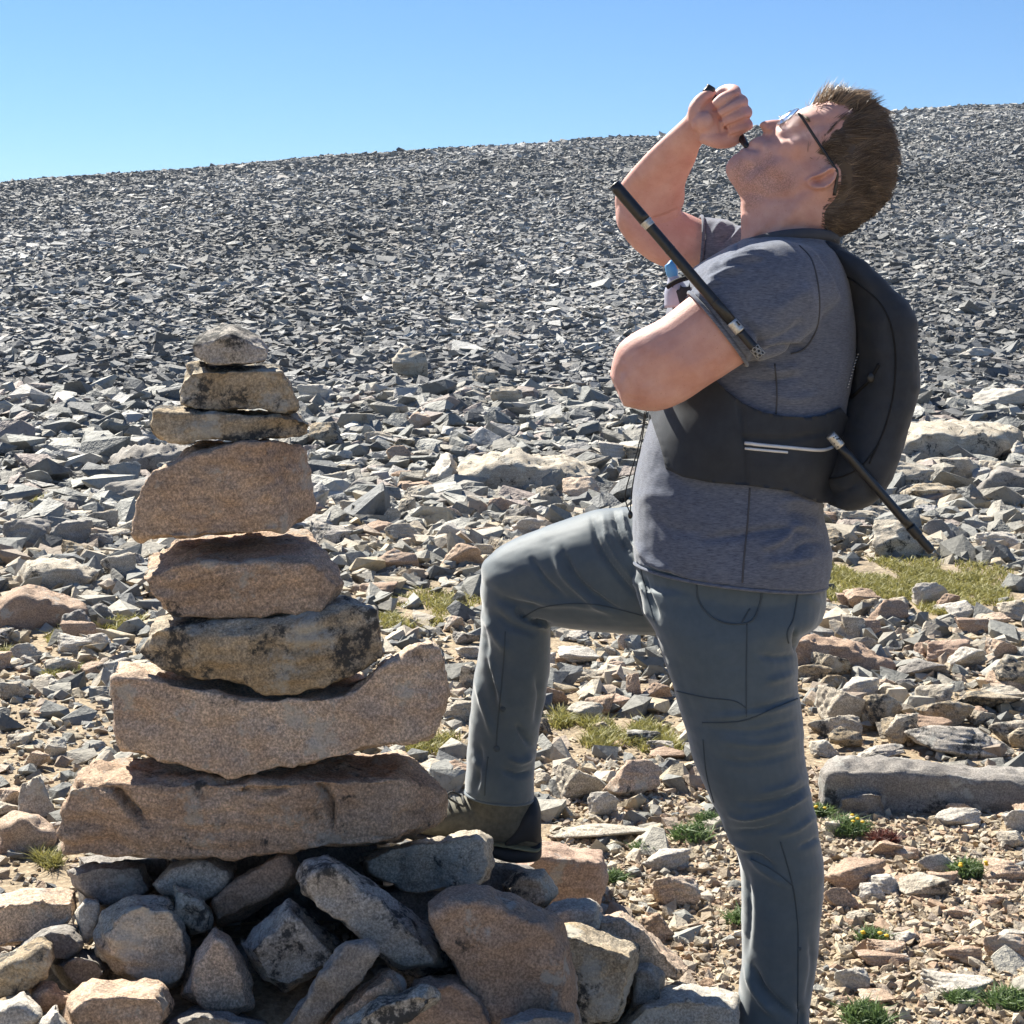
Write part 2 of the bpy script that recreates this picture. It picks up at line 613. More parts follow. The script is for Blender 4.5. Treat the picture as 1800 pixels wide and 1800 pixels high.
def cloth_mat(name, A, B, heather=(6, 6, 60), hs=8.0, weave=900, bump=0.15, rough=0.9, sheen=0.15, hm=0.8):
    m, nt, b = new_mat(name)
    L = nt.links
    tc = N_(nt, 'ShaderNodeTexCoord'); vec = tc.outputs['Object']
    mp = N_(nt, 'ShaderNodeMapping'); mp.inputs['Scale'].default_value = heather
    L.new(vec, mp.inputs[0])
    c = ramp(nt, noise_n(nt, mp.outputs[0], hs, 4, 0.7), [(0.32, A), (0.68, B)]).outputs[0]
    c2 = ramp(nt, noise_n(nt, vec, 5, 4), [(0.35, 0.86), (0.65, 1.12)]).outputs[0]
    c = mixc(nt, hm, c, c2, 'MULTIPLY')
    L.new(c, b.inputs['Base Color'])
    b.inputs['Roughness'].default_value = rough
    b.inputs['Sheen Weight'].default_value = sheen
    b.inputs['Specular IOR Level'].default_value = 0.25
    bp = N_(nt, 'ShaderNodeBump'); bp.inputs['Strength'].default_value = bump; bp.inputs['Distance'].default_value = 0.002
    L.new(noise_n(nt, vec, weave, 2), bp.inputs['Height'])
    L.new(bp.outputs[0], b.inputs['Normal'])
    return m

M['shirt'] = cloth_mat('shirt_heather', (0.055, 0.066, 0.098), (0.155, 0.173, 0.225), (45, 45, 260), 2.2, 700, 0.35, 0.95, 0.3)
M['trousers'] = cloth_mat('trouser_fabric', (0.068, 0.092, 0.108), (0.084, 0.11, 0.128), (8, 8, 8), 6, 1200, 0.12, 0.62, 0.5, 0.5)
M['pack'] = cloth_mat('pack_fabric', (0.024, 0.028, 0.036), (0.034, 0.039, 0.048), (8, 8, 8), 5, 1500, 0.15, 0.7, 0.1)
M['packmesh'] = cloth_mat('pack_mesh', (0.012, 0.012, 0.013), (0.02, 0.02, 0.022), (8, 8, 8), 5, 1500, 0.3, 0.85, 0.0)
M['black'] = plain('black_plastic', (0.014, 0.014, 0.015), 0.38)
M['pole'] = plain('pole_black', (0.018, 0.018, 0.019), 0.33, 0.0, 0.5, 0.3, 200)
M['silver'] = plain('pole_silver', (0.55, 0.54, 0.5), 0.35, 0.6, None, 0.25, 300)
M['reflect'] = plain('reflective_white', (0.62, 0.63, 0.64), 0.45)
M['sole'] = plain('boot_rubber', (0.02, 0.021, 0.024), 0.7)
M['olive'] = plain('boot_olive', (0.105, 0.097, 0.07), 0.75, 0, None, 0.3, 120)
M['midsole'] = plain('boot_midsole', (0.20, 0.19, 0.11), 0.7)
M['lace'] = plain('boot_lace', (0.05, 0.05, 0.045), 0.8)
M['seam'] = plain('trouser_thread', (0.05, 0.066, 0.078), 0.85)
M['shirtseam'] = plain('shirt_thread', (0.06, 0.063, 0.075), 0.9)
M['frame'] = plain('glasses_frame', (0.02, 0.017, 0.017), 0.3)
M['metalrim'] = plain('glasses_rim', (0.35, 0.38, 0.42), 0.25, 0.9)
M['bottleblue'] = plain('flask_blue', (0.10, 0.33, 0.60), 0.35)
M['bottlegrey'] = plain('flask_soft', (0.42, 0.42, 0.50), 0.4)
M['cord'] = plain('cord_black', (0.012, 0.012, 0.012), 0.7)
M['thread'] = plain('thread_pale', (0.6, 0.6, 0.58), 0.3)

def skin_mat():
    m, nt, b = new_mat('skin')
    L = nt.links
    tc = N_(nt, 'ShaderNodeTexCoord'); vec = tc.outputs['Object']
    c = ramp(nt, noise_n(nt, vec, 22, 5, 0.6), [(0.28, (0.50, 0.25, 0.20)), (0.72, (0.66, 0.40, 0.34))]).outputs[0]
    f = ramp(nt, noise_n(nt, vec, 240, 2, 0.6), [(0.66, 0.0), (0.74, 0.6)]).outputs[0]
    c = mixc(nt, f, c, (0.38, 0.18, 0.11))
    at = N_(nt, 'ShaderNodeAttribute'); at.attribute_name = 'beard'
    s = ramp(nt, noise_n(nt, vec, 420, 2, 0.7), [(0.44, 0.0), (0.56, 1.0)]).outputs[0]
    mu = N_(nt, 'ShaderNodeMath', operation='MULTIPLY'); L.new(s, mu.inputs[0]); L.new(at.outputs['Fac'], mu.inputs[1])
    c = mixc(nt, mu.outputs[0], c, (0.17, 0.085, 0.045))
    at2 = N_(nt, 'ShaderNodeAttribute'); at2.attribute_name = 'flush'
    c = mixc(nt, at2.outputs['Fac'], c, (0.56, 0.24, 0.175))
    L.new(c, b.inputs['Base Color'])
    b.inputs['Roughness'].default_value = 0.58
    b.inputs['Subsurface Weight'].default_value = 0.1
    b.inputs['Subsurface Radius'].default_value = (0.012, 0.004, 0.002)
    b.inputs['Subsurface Scale'].default_value = 0.6
    b.inputs['Specular IOR Level'].default_value = 0.4
    bp = N_(nt, 'ShaderNodeBump'); bp.inputs['Strength'].default_value = 0.3; bp.inputs['Distance'].default_value = 0.002
    L.new(noise_n(nt, vec, 330, 4, 0.7), bp.inputs['Height'])
    L.new(bp.outputs[0], b.inputs['Normal'])
    return m
M['skin'] = skin_mat()

def hair_mat():
    m, nt, b = new_mat('hair_brown')
    at = N_(nt, 'ShaderNodeAttribute'); at.attribute_name = 'tone'
    r = ramp(nt, at.outputs['Fac'], [(0.0, (0.05, 0.034, 0.023)), (0.45, (0.17, 0.12, 0.082)), (1.0, (0.5, 0.37, 0.25))])
    nt.links.new(r.outputs[0], b.inputs['Base Color'])
    b.inputs['Roughness'].default_value = 0.42
    b.inputs['Specular IOR Level'].default_value = 0.5
    tr = N_(nt, 'ShaderNodeBsdfTranslucent'); nt.links.new(r.outputs[0], tr.inputs[0])
    mx = N_(nt, 'ShaderNodeMixShader'); mx.inputs[0].default_value = 0.28
    nt.links.new(b.outputs[0], mx.inputs[1]); nt.links.new(tr.outputs[0], mx.inputs[2])
    nt.links.new(mx.outputs[0], nt.nodes['Material Output'].inputs[0])
    return m
M['hair'] = hair_mat()

def leaf_mat(name, A, B):
    m, nt, b = new_mat(name)
    ge = N_(nt, 'ShaderNodeNewGeometry')
    r = ramp(nt, noise_n(nt, ge.outputs['Position'], 60, 3), [(0.3, A), (0.7, B)])
    nt.links.new(r.outputs[0], b.inputs['Base Color'])
    b.inputs['Roughness'].default_value = 0.6
    tr = N_(nt, 'ShaderNodeBsdfTranslucent'); nt.links.new(r.outputs[0], tr.inputs[0])
    mx = N_(nt, 'ShaderNodeMixShader'); mx.inputs[0].default_value = 0.35
    nt.links.new(b.outputs[0], mx.inputs[1]); nt.links.new(tr.outputs[0], mx.inputs[2])
    nt.links.new(mx.outputs[0], nt.nodes['Material Output'].inputs[0])
    return m
M['leaf'] = leaf_mat('plant_leaf', (0.07, 0.125, 0.04), (0.15, 0.21, 0.07))
M['leafred'] = leaf_mat('plant_leaf_red', (0.10, 0.03, 0.025), (0.17, 0.06, 0.04))
M['grass'] = leaf_mat('alpine_grass', (0.19, 0.19, 0.05), (0.34, 0.30, 0.10))
M['petal'] = leaf_mat('yellow_petal', (0.65, 0.45, 0.02), (0.75, 0.55, 0.04))

def glass_mat():
    m, nt, b = new_mat('lens_glass')
    b.inputs['Base Color'].default_value = (0.75, 0.85, 0.92, 1)
    b.inputs['Roughness'].default_value = 0.02
    b.inputs['IOR'].default_value = 1.45
    b.inputs['Transmission Weight'].default_value = 1.0
    return m
M['glass'] = glass_mat()

# ------------------------------------------------------------------ terrain
_ty = np.array([-400, -60, -8, 0, 3, 9, 13, 17, 22, 30, 45, 60, 90, 116, 124, 134, 160, 260, 900.])
_tz = np.array([-6, -1.5, -0.15, 0, 0, 0, -0.04, 0.03, 0.2, 0.62, 2.1, 4.0, 8.2, 11.9, 12.45, 12.1, 9.5, 2, -20.])
_cx = np.array([-120, -36.6, -27, -16, -8.1, 12.2, 20, 26.8, 36.6, 120])
_cz = np.array([2.0, 9.05, 9.9, 10.6, 11.5, 12.75, 13.7, 14.4, 14.6, 19.0])

def terrain(X, Y):
    X = np.asarray(X, float); Y = np.asarray(Y, float)
    X, Y = np.broadcast_arrays(X, Y)
    sh = X.shape
    X = X.ravel(); Y = Y.ravel()
    z = np.interp(Y, _ty, _tz)
    for k in (-0.06, 0.06):
        z = z + np.interp(Y * (1 + k), _ty, _tz)
    z /= 3
    s = np.clip((Y - 17) / 105, 0, 1); s = s * s * (3 - 2 * s)
    cx = sum(np.interp(X + k, _cx, _cz) for k in (-5, 0, 5)) / 3
    z = z + (cx - 12.2) * s
    P = np.stack([X, Y, 0 * X], 1)
    z = z + vnoise(P * 0.9, 5) * 0.012 + vnoise(P * 0.16, 6) * 0.3 * np.clip((Y - 12) / 40, 0, 1)
    # low heap under the cairn
    g = np.exp(-(((X + 0.42) / 0.62) ** 2 + ((Y - 2.95) / 0.42) ** 2) ** 1.5)
    z = z + 0.2 * g
    # hollow where his standing boot is planted
    z = z - 0.075 * np.exp(-((X - 0.40) / 0.3) ** 2 - ((Y - 2.72) / 0.3) ** 2)
    return z.reshape(sh)

xs = np.sinh(np.linspace(-1, 1, 171) * 7.2) / math.sinh(7.2) * 420
ys = np.concatenate([-np.geomspace(0.3, 400, 40)[::-1], np.linspace(0, 12, 120), np.geomspace(12.1, 160, 90), np.geomspace(165, 900, 20)])
gx, gy = np.meshgrid(xs, ys)
gz = terrain(gx, gy)
nx, ny = len(xs), len(ys)
idx = np.arange(nx * ny).reshape(ny, nx)
GF = np.stack([idx[:-1, :-1], idx[:-1, 1:], idx[1:, 1:], idx[1:, :-1]], -1).reshape(-1, 4)
put('ground', np.stack([gx, gy, gz], -1).reshape(-1, 3), GF, M['ground'], loc=(0, 0, 0), kind='structure',
    label='stony alpine ground rising to a long scree slope behind')

def ground_hit(px, py):
    """distance at which the view ray of a pixel meets the terrain"""
    Y = np.geomspace(2.0, 140, 1500)
    z = EYE - (py - HROW) / FPX * Y
    t = terrain((px - 900) / FPX * Y, Y)
    k = np.where(z <= t)[0]
    return float(Y[k[0]]) if len(k) else 120.0

# ------------------------------------------------------------------ loose rock shapes
def hull(P):
    bm = bmesh.new()
    for p in P: bm.verts.new(tuple(map(float, p)))
    r = bmesh.ops.convex_hull(bm, input=bm.verts)
    dead = [v for v in bm.verts if not v.link_faces]
    bmesh.ops.delete(bm, geom=dead, context='VERTS')
    bmesh.ops.triangulate(bm, faces=bm.faces)
    bm.verts.index_update()
    V = np.array([v.co[:] for v in bm.verts])
    F = np.array([[v.index for v in f.verts] for f in bm.faces])
    bm.free()
    return V, F

def random_hull(n, rng, box=2.6, plate=1.0):
    """angular block in the unit box: superquadric surface points, flat facets"""
    d = rng.normal(size=(n, 3)); d /= np.linalg.norm(d, axis=1, keepdims=True)
    r = 1 / (np.abs(d) ** box).sum(1) ** (1 / box)
    P = d * r[:, None] * rng.uniform(0.78, 1.0, (n, 1))
    P[:, 2] *= plate
    V, F = hull(P)
    V = (V - V.min(0)) / (V.max(0) - V.min(0))
    return V - np.array([0.5, 0.5, 0.0]), F

SMALL = [random_hull(13, RNG, 3.4 + 0.25 * (i % 6)) for i in range(24)]          # about 16-20 triangles
CHIPS = [random_hull(9, RNG, 4.0 + 0.5 * (i % 4)) for i in range(24)]          # about 12-14 triangles
PLATES = [random_hull(8, RNG, 4.5 + 0.6 * (i % 4)) for i in range(24)]         # 12 triangles
def rough_rock(seed, n=13, box=3.2):
    """block with broken faces, shared by many rocks"""
    rng = np.random.default_rng(seed)
    V, F = random_hull(n, rng, box)
    V, F = voxel([(V, F)], 0.045, 1, 0.3)
    N = vnormals(V, F)
    st = np.sin(V[:, 2] * 34 + 5 * vnoise(V * 3, seed)) * 0.007
    D = fbm(V + seed, 2.2, 2, seed) * 0.02 + fbm(V + seed, 8, 4, seed + 5) * 0.022 - np.abs(vnoise(V * 4.5, seed + 9)) * 0.02 + st
    V = V + N * D[:, None]
    V = (V - V.min(0)) / (V.max(0) - V.min(0)) - np.array([0.5, 0.5, 0.0])
    return V, F
ROUGH = [rough_rock(100 + i, 11 + i % 5, 2.6 + 0.35 * (i % 4)) for i in range(12)]
ROUGHM = {}

def rough_obj(name, var, mat, loc, dims, rz, label, group=None, rx=0.0, ry=0.0):
    key = (var, mat)
    if key not in ROUGHM:
        V, F = ROUGH[var]
        # shared mesh is stored at 0.3 m so that the stone's grain keeps a natural size
        ROUGHM[key] = make_mesh('rock', V * 0.3, F, True, [M[mat]])
    o = bpy.data.objects.new(name, ROUGHM[key])
    COL.objects.link(o)
    o.location = loc
    o.scale = tuple(d / 0.3 for d in dims)
    o.rotation_euler = (rx, ry, rz)
    return tag(o, label, 'rock', group)

# ------------------------------------------------------------------ traced stones
def stone(name, hulls, Y0, mat, label, cat='stone', group=None, vs=0.0056, amp=1.0, seed=0, strata=0.0, tilt=0.0, smooth=1, grooves=None):
    """hulls: lists of (px, py, depth behind Y0); fused, then weathered"""
    parts = []
    for h in hulls:
        P = np.array([W(p[0], p[1], Y0 + p[2]) for p in h])
        parts.append(hull(P))
    V, F = voxel(parts, vs, smooth, 0.35)
    N = vnormals(V, F)
    s = seed * 3.7
    u = V[:, 2] * math.cos(tilt) + V[:, 0] * math.sin(tilt)
    lay = np.sin(u * 210 + 4.5 * fbm(V + s, 5, 3, seed)) * np.clip(0.4 + fbm(V + s, 9, 2, seed + 2), 0, 1)
    chip = np.clip(np.abs(fbm(V + s, 13, 3, seed + 4)) - 0.12, 0, 1)
    D = fbm(V + s, 5, 2, seed) * 0.005 + fbm(V + s, 30, 4, seed + 7) * 0.0046 - chip * 0.007 + lay * 0.0035 * strata
    cell = np.floor(3.0 * fbm(V + s, 7, 2, seed + 12)) / 3.0          # stepped breaks
    D = D + cell * 0.005
    V = V + N * (D * amp)[:, None]
    if grooves:
        V = folds(V, F, grooves)
    return put(name, V, F, M[mat], label=label, cat=cat, group=group)

def block(poly, depth, fs=0.8, shift=(0, 0), back=0.8, bs=(0, 0), mid=0.4):
    """outline polygon -> points of a block: smaller front face, full outline, smaller back face"""
    fs = 0.5 * fs + 0.46; back = 0.5 * back + 0.46
    p = np.array(poly, float); c = p.mean(0)
    out = [(x, y, depth * mid) for x, y in p]
    out += [(*(c + (q - c) * fs + np.array(shift)), 0.0) for q in p]
    out += [(*(c + (q - c) * back + np.array(bs)), depth) for q in p]
    return out

CG = 'stones stacked in the cairn tower'
# bottom to top
C8 = [(103, 1500, .02), (101, 1440, 0), (118, 1385, 0), (200, 1375, -.01), (450, 1385, -.015), (600, 1372, -.01), (700, 1365, .02), (783, 1390, .1), (786, 1438, .1), (734, 1462, .03), (690, 1483, 0),
      (583, 1485, 0), (441, 1505, 0), (228, 1513, 0), (117, 1510, 0), (161, 1334, .1), (214, 1330, .2), (400, 1332, .3), (600, 1330, .32), (703, 1313, .3), (726, 1342, .2), (140, 1480, .3), (700, 1470, .32), (130, 1370, .2)]
stone('cairn_stone', [C8], 2.84, 'rust', 'longest rusty brown slab at the bottom of the cairn tower, split by two curved cracks', group=CG, seed=1, strata=0.9, amp=1.1, tilt=0.05,
      grooves=[([(175, 1378), (205, 1390), (235, 1425), (262, 1450)], -0.034, 6), ([(110, 1378), (150, 1380), (180, 1378)], -0.016, 5), ([(552, 1372), (575, 1395), (583, 1430), (580, 1470)], -0.03, 5.5), ([(400, 1378), (450, 1392), (520, 1382)], -0.02, 5)])
C7a = [(190, 1199, 0), (193, 1182, .02), (201, 1288, 0), (214, 1322, 0), (299, 1342, 0), (326, 1355, 0), (397, 1370, 0), (440, 1368, 0), (440, 1232, 0), (330, 1208, 0), (246, 1188, 0),
       (206, 1160, .17), (246, 1164, .19), (428, 1185, .28), (246, 1170, .28), (220, 1310, .26), (400, 1350, .26), (440, 1340, .26)]
C7c = [(420, 1230, 0), (512, 1232, 0), (650, 1226, 0), (650, 1318, 0), (494, 1350, 0), (450, 1368, 0), (420, 1369, 0), (430, 1183, .27), (640, 1178, .27), (620, 1300, .28), (430, 1345, .27)]
C7b = [(600, 1225, 0), (640, 1200, 0), (681, 1165, 0), (735, 1133, 0), (761, 1122, .02), (788, 1150, .02), (792, 1226, .02), (770, 1297, 0), (708, 1310, 0), (600, 1325, 0), (690, 1150, .2), (757, 1121, .15), (780, 1200, .25), (750, 1290, .25), (620, 1300, .27), (620, 1215, .25)]
stone('cairn_stone', [C7a, C7c, C7b], 2.835, 'tan2', 'wide pinkish tan stone with a raised right horn, second from the bottom of the cairn', group=CG, seed=2, strata=0.4)
C6 = [(237, 1150, .03), (243, 1135, .03), (262, 1110, 0), (303, 1118, 0), (420, 1120, -.02), (560, 1095, 0), (614, 1060, .03), (659, 1072, .03), (677, 1137, .03), (672, 1155, .02), (619, 1190, 0), (512, 1221, 0), (450, 1216, 0), (370, 1199, 0),
      (326, 1168, 0), (252, 1167, .02), (272, 1084, .2), (320, 1080, .27), (539, 1078, .28), (614, 1047, .2), (655, 1068, .16), (640, 1160, .26), (500, 1200, .27), (300, 1150, .25)]
stone('cairn_stone', [C6], 2.838, 'lichen', 'lens shaped stone with black lichen, third from the bottom of the cairn', group=CG, seed=3, strata=0.8, tilt=-0.15)
C5 = [(242, 1016, .02), (323, 990, 0), (550, 988, 0), (592, 1032, .03), (567, 1077, .0), (450, 1090, 0), (317, 1088, 0), (283, 1070, 0), (266, 1040, .01), (257, 976, .2), (318, 941, .3), (540, 928, .3), (580, 972, .2), (607, 1023, .1), (300, 1075, .26), (575, 1066, .26)]
stone('cairn_stone', [C5], 2.86, 'rust', 'boxy rusty stone showing its flat top, fourth from the bottom of the cairn', group=CG, seed=4, strata=0.7, tilt=-0.03)
C4a = [(232, 938, 0), (250, 852, 0), (267, 828, 0), (345, 790, .01), (440, 772, .0), (470, 772, 0), (476, 936, 0), (370, 937, 0), (300, 950, 0), (245, 948, 0), (300, 815, .1), (345, 775, .16), (475, 768, .2), (260, 935, .24), (480, 925, .26)]
C4b = [(470, 772, 0), (476, 936, 0), (530, 778, .11), (545, 806, .12), (556, 880, .14), (558, 900, .14), (500, 935, .03), (440, 775, .05), (440, 925, .05), (545, 870, .26), (530, 800, .26), (480, 925, .27), (480, 775, .24)]
stone('cairn_stone', [C4a, C4b], 2.87, 'tan', 'tall trapezoid tan stone with a vertical corner, in the middle of the cairn', group=CG, seed=5, strata=0.5, tilt=0.12)
C3a = [(265, 744, .0), (269, 724, 0), (345, 723, 0), (342, 775, 0), (300, 776, 0), (276, 765, 0), (286, 713, .17), (345, 712, .17), (280, 760, .18), (342, 770, .18)]
C3b = [(330, 724, 0), (480, 727, 0), (520, 734, 0), (550, 744, .01), (548, 768, .01), (500, 775, 0), (400, 772, 0), (330, 770, 0), (345, 713, .17), (480, 719, .18), (520, 730, .15), (545, 742, .12), (520, 760, .18), (340, 760, .18)]
stone('cairn_stone', [C3a, C3b], 2.9, 'lichen', 'thinnest flat slab, third from the top of the cairn', group=CG, vs=0.0042, seed=6, strata=1.2, amp=0.8)
C2a = [(309, 692, .01), (320, 668, 0), (335, 652, 0), (365, 655, 0), (430, 660, 0), (495, 653, 0), (505, 668, 0), (522, 700, 0), (522, 718, 0), (500, 724, 0), (340, 720, 0), (318, 712, 0), (338, 634, .14), (490, 634, .14), (515, 716, .15), (325, 712, .15)]
C2b = [(327, 640, .03), (345, 630, .05), (362, 634, .04), (368, 655, .01), (330, 665, .01), (350, 630, .13), (370, 640, .13), (335, 680, .13), (370, 690, .12)]
C2c = [(365, 640, .13), (480, 633, .1), (492, 640, .09), (500, 655, .07), (500, 680, .1), (380, 690, .12), (470, 634, .16), (370, 650, .16), (490, 680, .16), (478, 650, .06)]
stone('cairn_stone', [C2a, C2b], 2.92, 'lichen', 'lichen stained stone, second from the top of the cairn', group=CG, vs=0.004, seed=7, strata=0.5, amp=0.8)
C1 = [(338, 606, .02), (346, 592, .03), (368, 604, 0), (400, 590, 0), (470, 612, .01), (475, 622, .02), (470, 636, .01), (440, 641, 0), (380, 643, 0), (368, 640, 0), (342, 626, .02), (390, 562, .07), (410, 566, .05), (455, 590, .05), (400, 570, .11), (450, 636, .12), (360, 632, .11), (472, 612, .07)]
stone('cairn_stone', [C1], 2.93, 'blotch', 'small pointed stone crowning the cairn', group=CG, vs=0.0036, seed=8, strata=0.3, amp=0.55)

# base pile: polygon outline, distance, thickness, material, label
PG = 'rocks heaped at the foot of the cairn'
PILE = [
 ([(-25, 1575), (60, 1562), (133, 1566), (140, 1600), (120, 1625), (60, 1652), (-25, 1665)], 2.86, .24, 'tan2', 'flat sunlit tan rock at the left edge beside the cairn', .9, (0, 14)),
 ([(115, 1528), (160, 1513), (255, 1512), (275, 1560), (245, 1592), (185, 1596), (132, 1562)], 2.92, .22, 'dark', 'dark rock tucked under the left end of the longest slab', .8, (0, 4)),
 ([(190, 1586), (240, 1567), (300, 1575), (326, 1620), (340, 1680), (332, 1728), (302, 1752), (268, 1742), (202, 1716), (166, 1672), (160, 1642), (175, 1602)], 2.72, .22, 'grey', 'round knobbly grey boulder with a sunlit rib under the cairn', .7, (10, 6)),
 ([(257, 1552), (300, 1519), (380, 1505), (416, 1526), (402, 1560), (360, 1583), (290, 1573)], 2.88, .2, 'blotch', 'pale grey rock below the middle left of the longest slab', .75, (0, 5)),
 ([(300, 1545), (342, 1563), (374, 1605), (370, 1632), (332, 1646), (300, 1600)], 2.8, .14, 'grey', 'small grey wedge rock beside the round boulder', .7, (0, 5)),
 ([(364, 1592), (430, 1545), (512, 1500), (530, 1530), (512, 1562), (420, 1622), (374, 1637)], 2.86, .22, 'brown', 'diagonal brown slab between the pale rock and the long boulder', .8, (-3, -8)),
 ([(375, 1628), (402, 1640), (442, 1720), (456, 1776), (380, 1793), (312, 1750), (336, 1680)], 2.66, .18, 'tan2', 'wedge shaped tan rock standing on its edge in the pile', .72, (0, 6)),
 ([(505, 1570), (532, 1588), (606, 1664), (600, 1682), (500, 1743), (446, 1726), (428, 1690), (411, 1655)], 2.7, .22, 'blotch', 'blocky pale rock with a streak of black lichen in the pile', .68, (5, 16)),
 ([(514, 1540), (530, 1505), (575, 1494), (612, 1515), (700, 1580), (782, 1660), (799, 1692), (794, 1707), (740, 1719), (700, 1702), (640, 1655), (525, 1562)], 2.66, .26, 'blotch', 'long diagonal boulder spotted with black lichen in the pile', .74, (-10, 8)),
 ([(632, 1507), (700, 1480), (840, 1459), (865, 1474), (869, 1520), (850, 1551), (742, 1576), (700, 1566), (640, 1532)], 2.93, .2, 'grey', 'grey block under the right end of the longest slab, in front of the boot', .93, (0, 4)),
 ([(754, 1584), (790, 1563), (832, 1555), (900, 1574), (986, 1614), (1006, 1660), (1012, 1720), (1030, 1810), (900, 1850), (832, 1745), (772, 1655)], 2.62, .28, 'brown', 'big upright brown slab with a rough sunlit top edge', .9, (-8, 18)),
 ([(988, 1622), (1030, 1628), (1121, 1664), (1112, 1720), (1086, 1792), (1010, 1805), (998, 1700)], 2.74, .24, 'lichen', 'upright layered block right of the big brown slab', .88, (-3, 14)),
 ([(608, 1652), (650, 1644), (673, 1664), (662, 1692), (560, 1815), (470, 1830), (540, 1742)], 2.57, .1, 'dark', 'smooth dark plank of rock leaning in the pile', .9, (0, 2)),
 ([(600, 1762), (690, 1702), (712, 1718), (716, 1742), (600, 1805), (555, 1825)], 2.56, .14, 'tan', 'narrow brown rock between the dark plank and the grey rib', .75, (0, 6)),
 ([(582, 1805), (680, 1746), (760, 1729), (777, 1750), (742, 1782), (640, 1825), (570, 1835)], 2.5, .14, 'grey', 'narrow grey rib of rock at the bottom of the pile', .75, (0, 8)),
 ([(730, 1728), (800, 1714), (852, 1745), (885, 1805), (770, 1830), (690, 1815)], 2.6, .2, 'red', 'reddish rock at the bottom between the grey rib and the brown slab', .75, (0, 6)),
 ([(880, 1792), (950, 1772), (1010, 1784), (1025, 1845), (880, 1850)], 2.5, .14, 'dark', 'dark rock in front of the foot of the big brown slab', .8, (0, 6)),
 ([(118, 1756), (150, 1732), (282, 1729), (299, 1762), (290, 1792), (270, 1835), (125, 1835)], 2.52, .2, 'tan', 'brick shaped tan rock with a sunlit top at the bottom left', .92, (0, 18)),
 ([(-25, 1692), (78, 1648), (95, 1660), (86, 1712), (40, 1742), (-25, 1758)], 2.64, .2, 'lichen', 'sloping sunlit rock with black lichen at the left edge', .85, (0, 14)),
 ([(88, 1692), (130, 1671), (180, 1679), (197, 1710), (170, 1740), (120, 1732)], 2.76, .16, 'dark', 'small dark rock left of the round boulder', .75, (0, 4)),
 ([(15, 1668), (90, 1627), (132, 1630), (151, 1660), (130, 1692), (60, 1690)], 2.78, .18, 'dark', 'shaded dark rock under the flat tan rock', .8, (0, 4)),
 ([(-25, 1762), (40, 1744), (76, 1772), (60, 1830), (-25, 1830)], 2.5, .2, 'pale', 'pale rock in the bottom left corner', .75, (0, 14)),
 ([(70, 1800), (98, 1766), (118, 1800), (112, 1835), (72, 1835)], 2.48, .1, 'pale', 'small pointed pale rock beside the brick shaped rock', .75, (0, 6)),
 ([(48, 1740), (80, 1722), (134, 1745), (136, 1772), (90, 1780), (60, 1768)], 2.62, .14, 'brown', 'small brown rock behind the brick shaped rock', .75, (0, 6)),
 ([(280, 1795), (340, 1770), (420, 1779), (485, 1797), (485, 1845), (280, 1845)], 2.58, .16, 'dark', 'dark rock at the bottom edge right of the brick shaped rock', .8, (0, 6)),
 ([(128, 1600), (150, 1572), (176, 1580), (160, 1640), (148, 1660), (134, 1640)], 2.84, .12, 'pale', 'slim pale rock standing beside the round boulder', .8, (4, 4)),
 ([(902, 1508), (950, 1476), (1060, 1495), (1071, 1530), (1048, 1592), (960, 1580), (898, 1550)], 3.42, .4, 'red', 'large pink slab on the ground behind the boot heel', .92, (0, 20)),
 ([(878, 1552), (910, 1524), (955, 1534), (976, 1566), (960, 1592), (898, 1596)], 3.05, .18, 'grey', 'grey rock under the boot heel', .75, (0, 8)),
 ([(960, 1600), (1000, 1583), (1052, 1592), (1058, 1620), (1040, 1640), (975, 1640)], 2.98, .16, 'pale', 'pale tan rock between the layered block and the pink slab', .78, (0, 10)),
 ([(1045, 1602), (1092, 1598), (1135, 1640), (1218, 1702), (1200, 1728), (1120, 1712), (1050, 1660)], 3.0, .2, 'tan2', 'sloping pinkish rock right of the layered block', .9, (0, 10)),
 ([(1105, 1700), (1140, 1690), (1172, 1712), (1165, 1765), (1110, 1775)], 2.9, .14, 'dark', 'small black rock between the layered block and the standing leg', .8, (0, 5)),
 ([(1085, 1790), (1130, 1745), (1210, 1725), (1300, 1748), (1310, 1850), (1080, 1850)], 2.84, .3, 'pale', 'broad pale rock at the bottom left of the standing leg', .9, (0, 22)),
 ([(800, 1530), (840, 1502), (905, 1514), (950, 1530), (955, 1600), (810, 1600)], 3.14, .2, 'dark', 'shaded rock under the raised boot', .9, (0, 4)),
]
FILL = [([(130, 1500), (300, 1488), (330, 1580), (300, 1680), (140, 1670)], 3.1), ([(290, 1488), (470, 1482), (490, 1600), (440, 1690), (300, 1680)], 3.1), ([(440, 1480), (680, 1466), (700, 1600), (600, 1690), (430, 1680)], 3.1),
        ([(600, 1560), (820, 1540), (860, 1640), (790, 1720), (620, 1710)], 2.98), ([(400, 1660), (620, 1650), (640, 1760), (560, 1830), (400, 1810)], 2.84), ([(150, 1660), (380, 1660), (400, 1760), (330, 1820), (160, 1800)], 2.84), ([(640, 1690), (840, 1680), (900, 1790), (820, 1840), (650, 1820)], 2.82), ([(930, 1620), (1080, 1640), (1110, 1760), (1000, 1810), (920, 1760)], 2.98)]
for poly, Y0 in FILL:  # unseen filler rocks added behind the heap to keep its gaps dark
    PILE.append((poly, Y0, .22, 'dark', 'added dark rock wedged deep in the heap to darken its gaps', .85, (0, 4)))
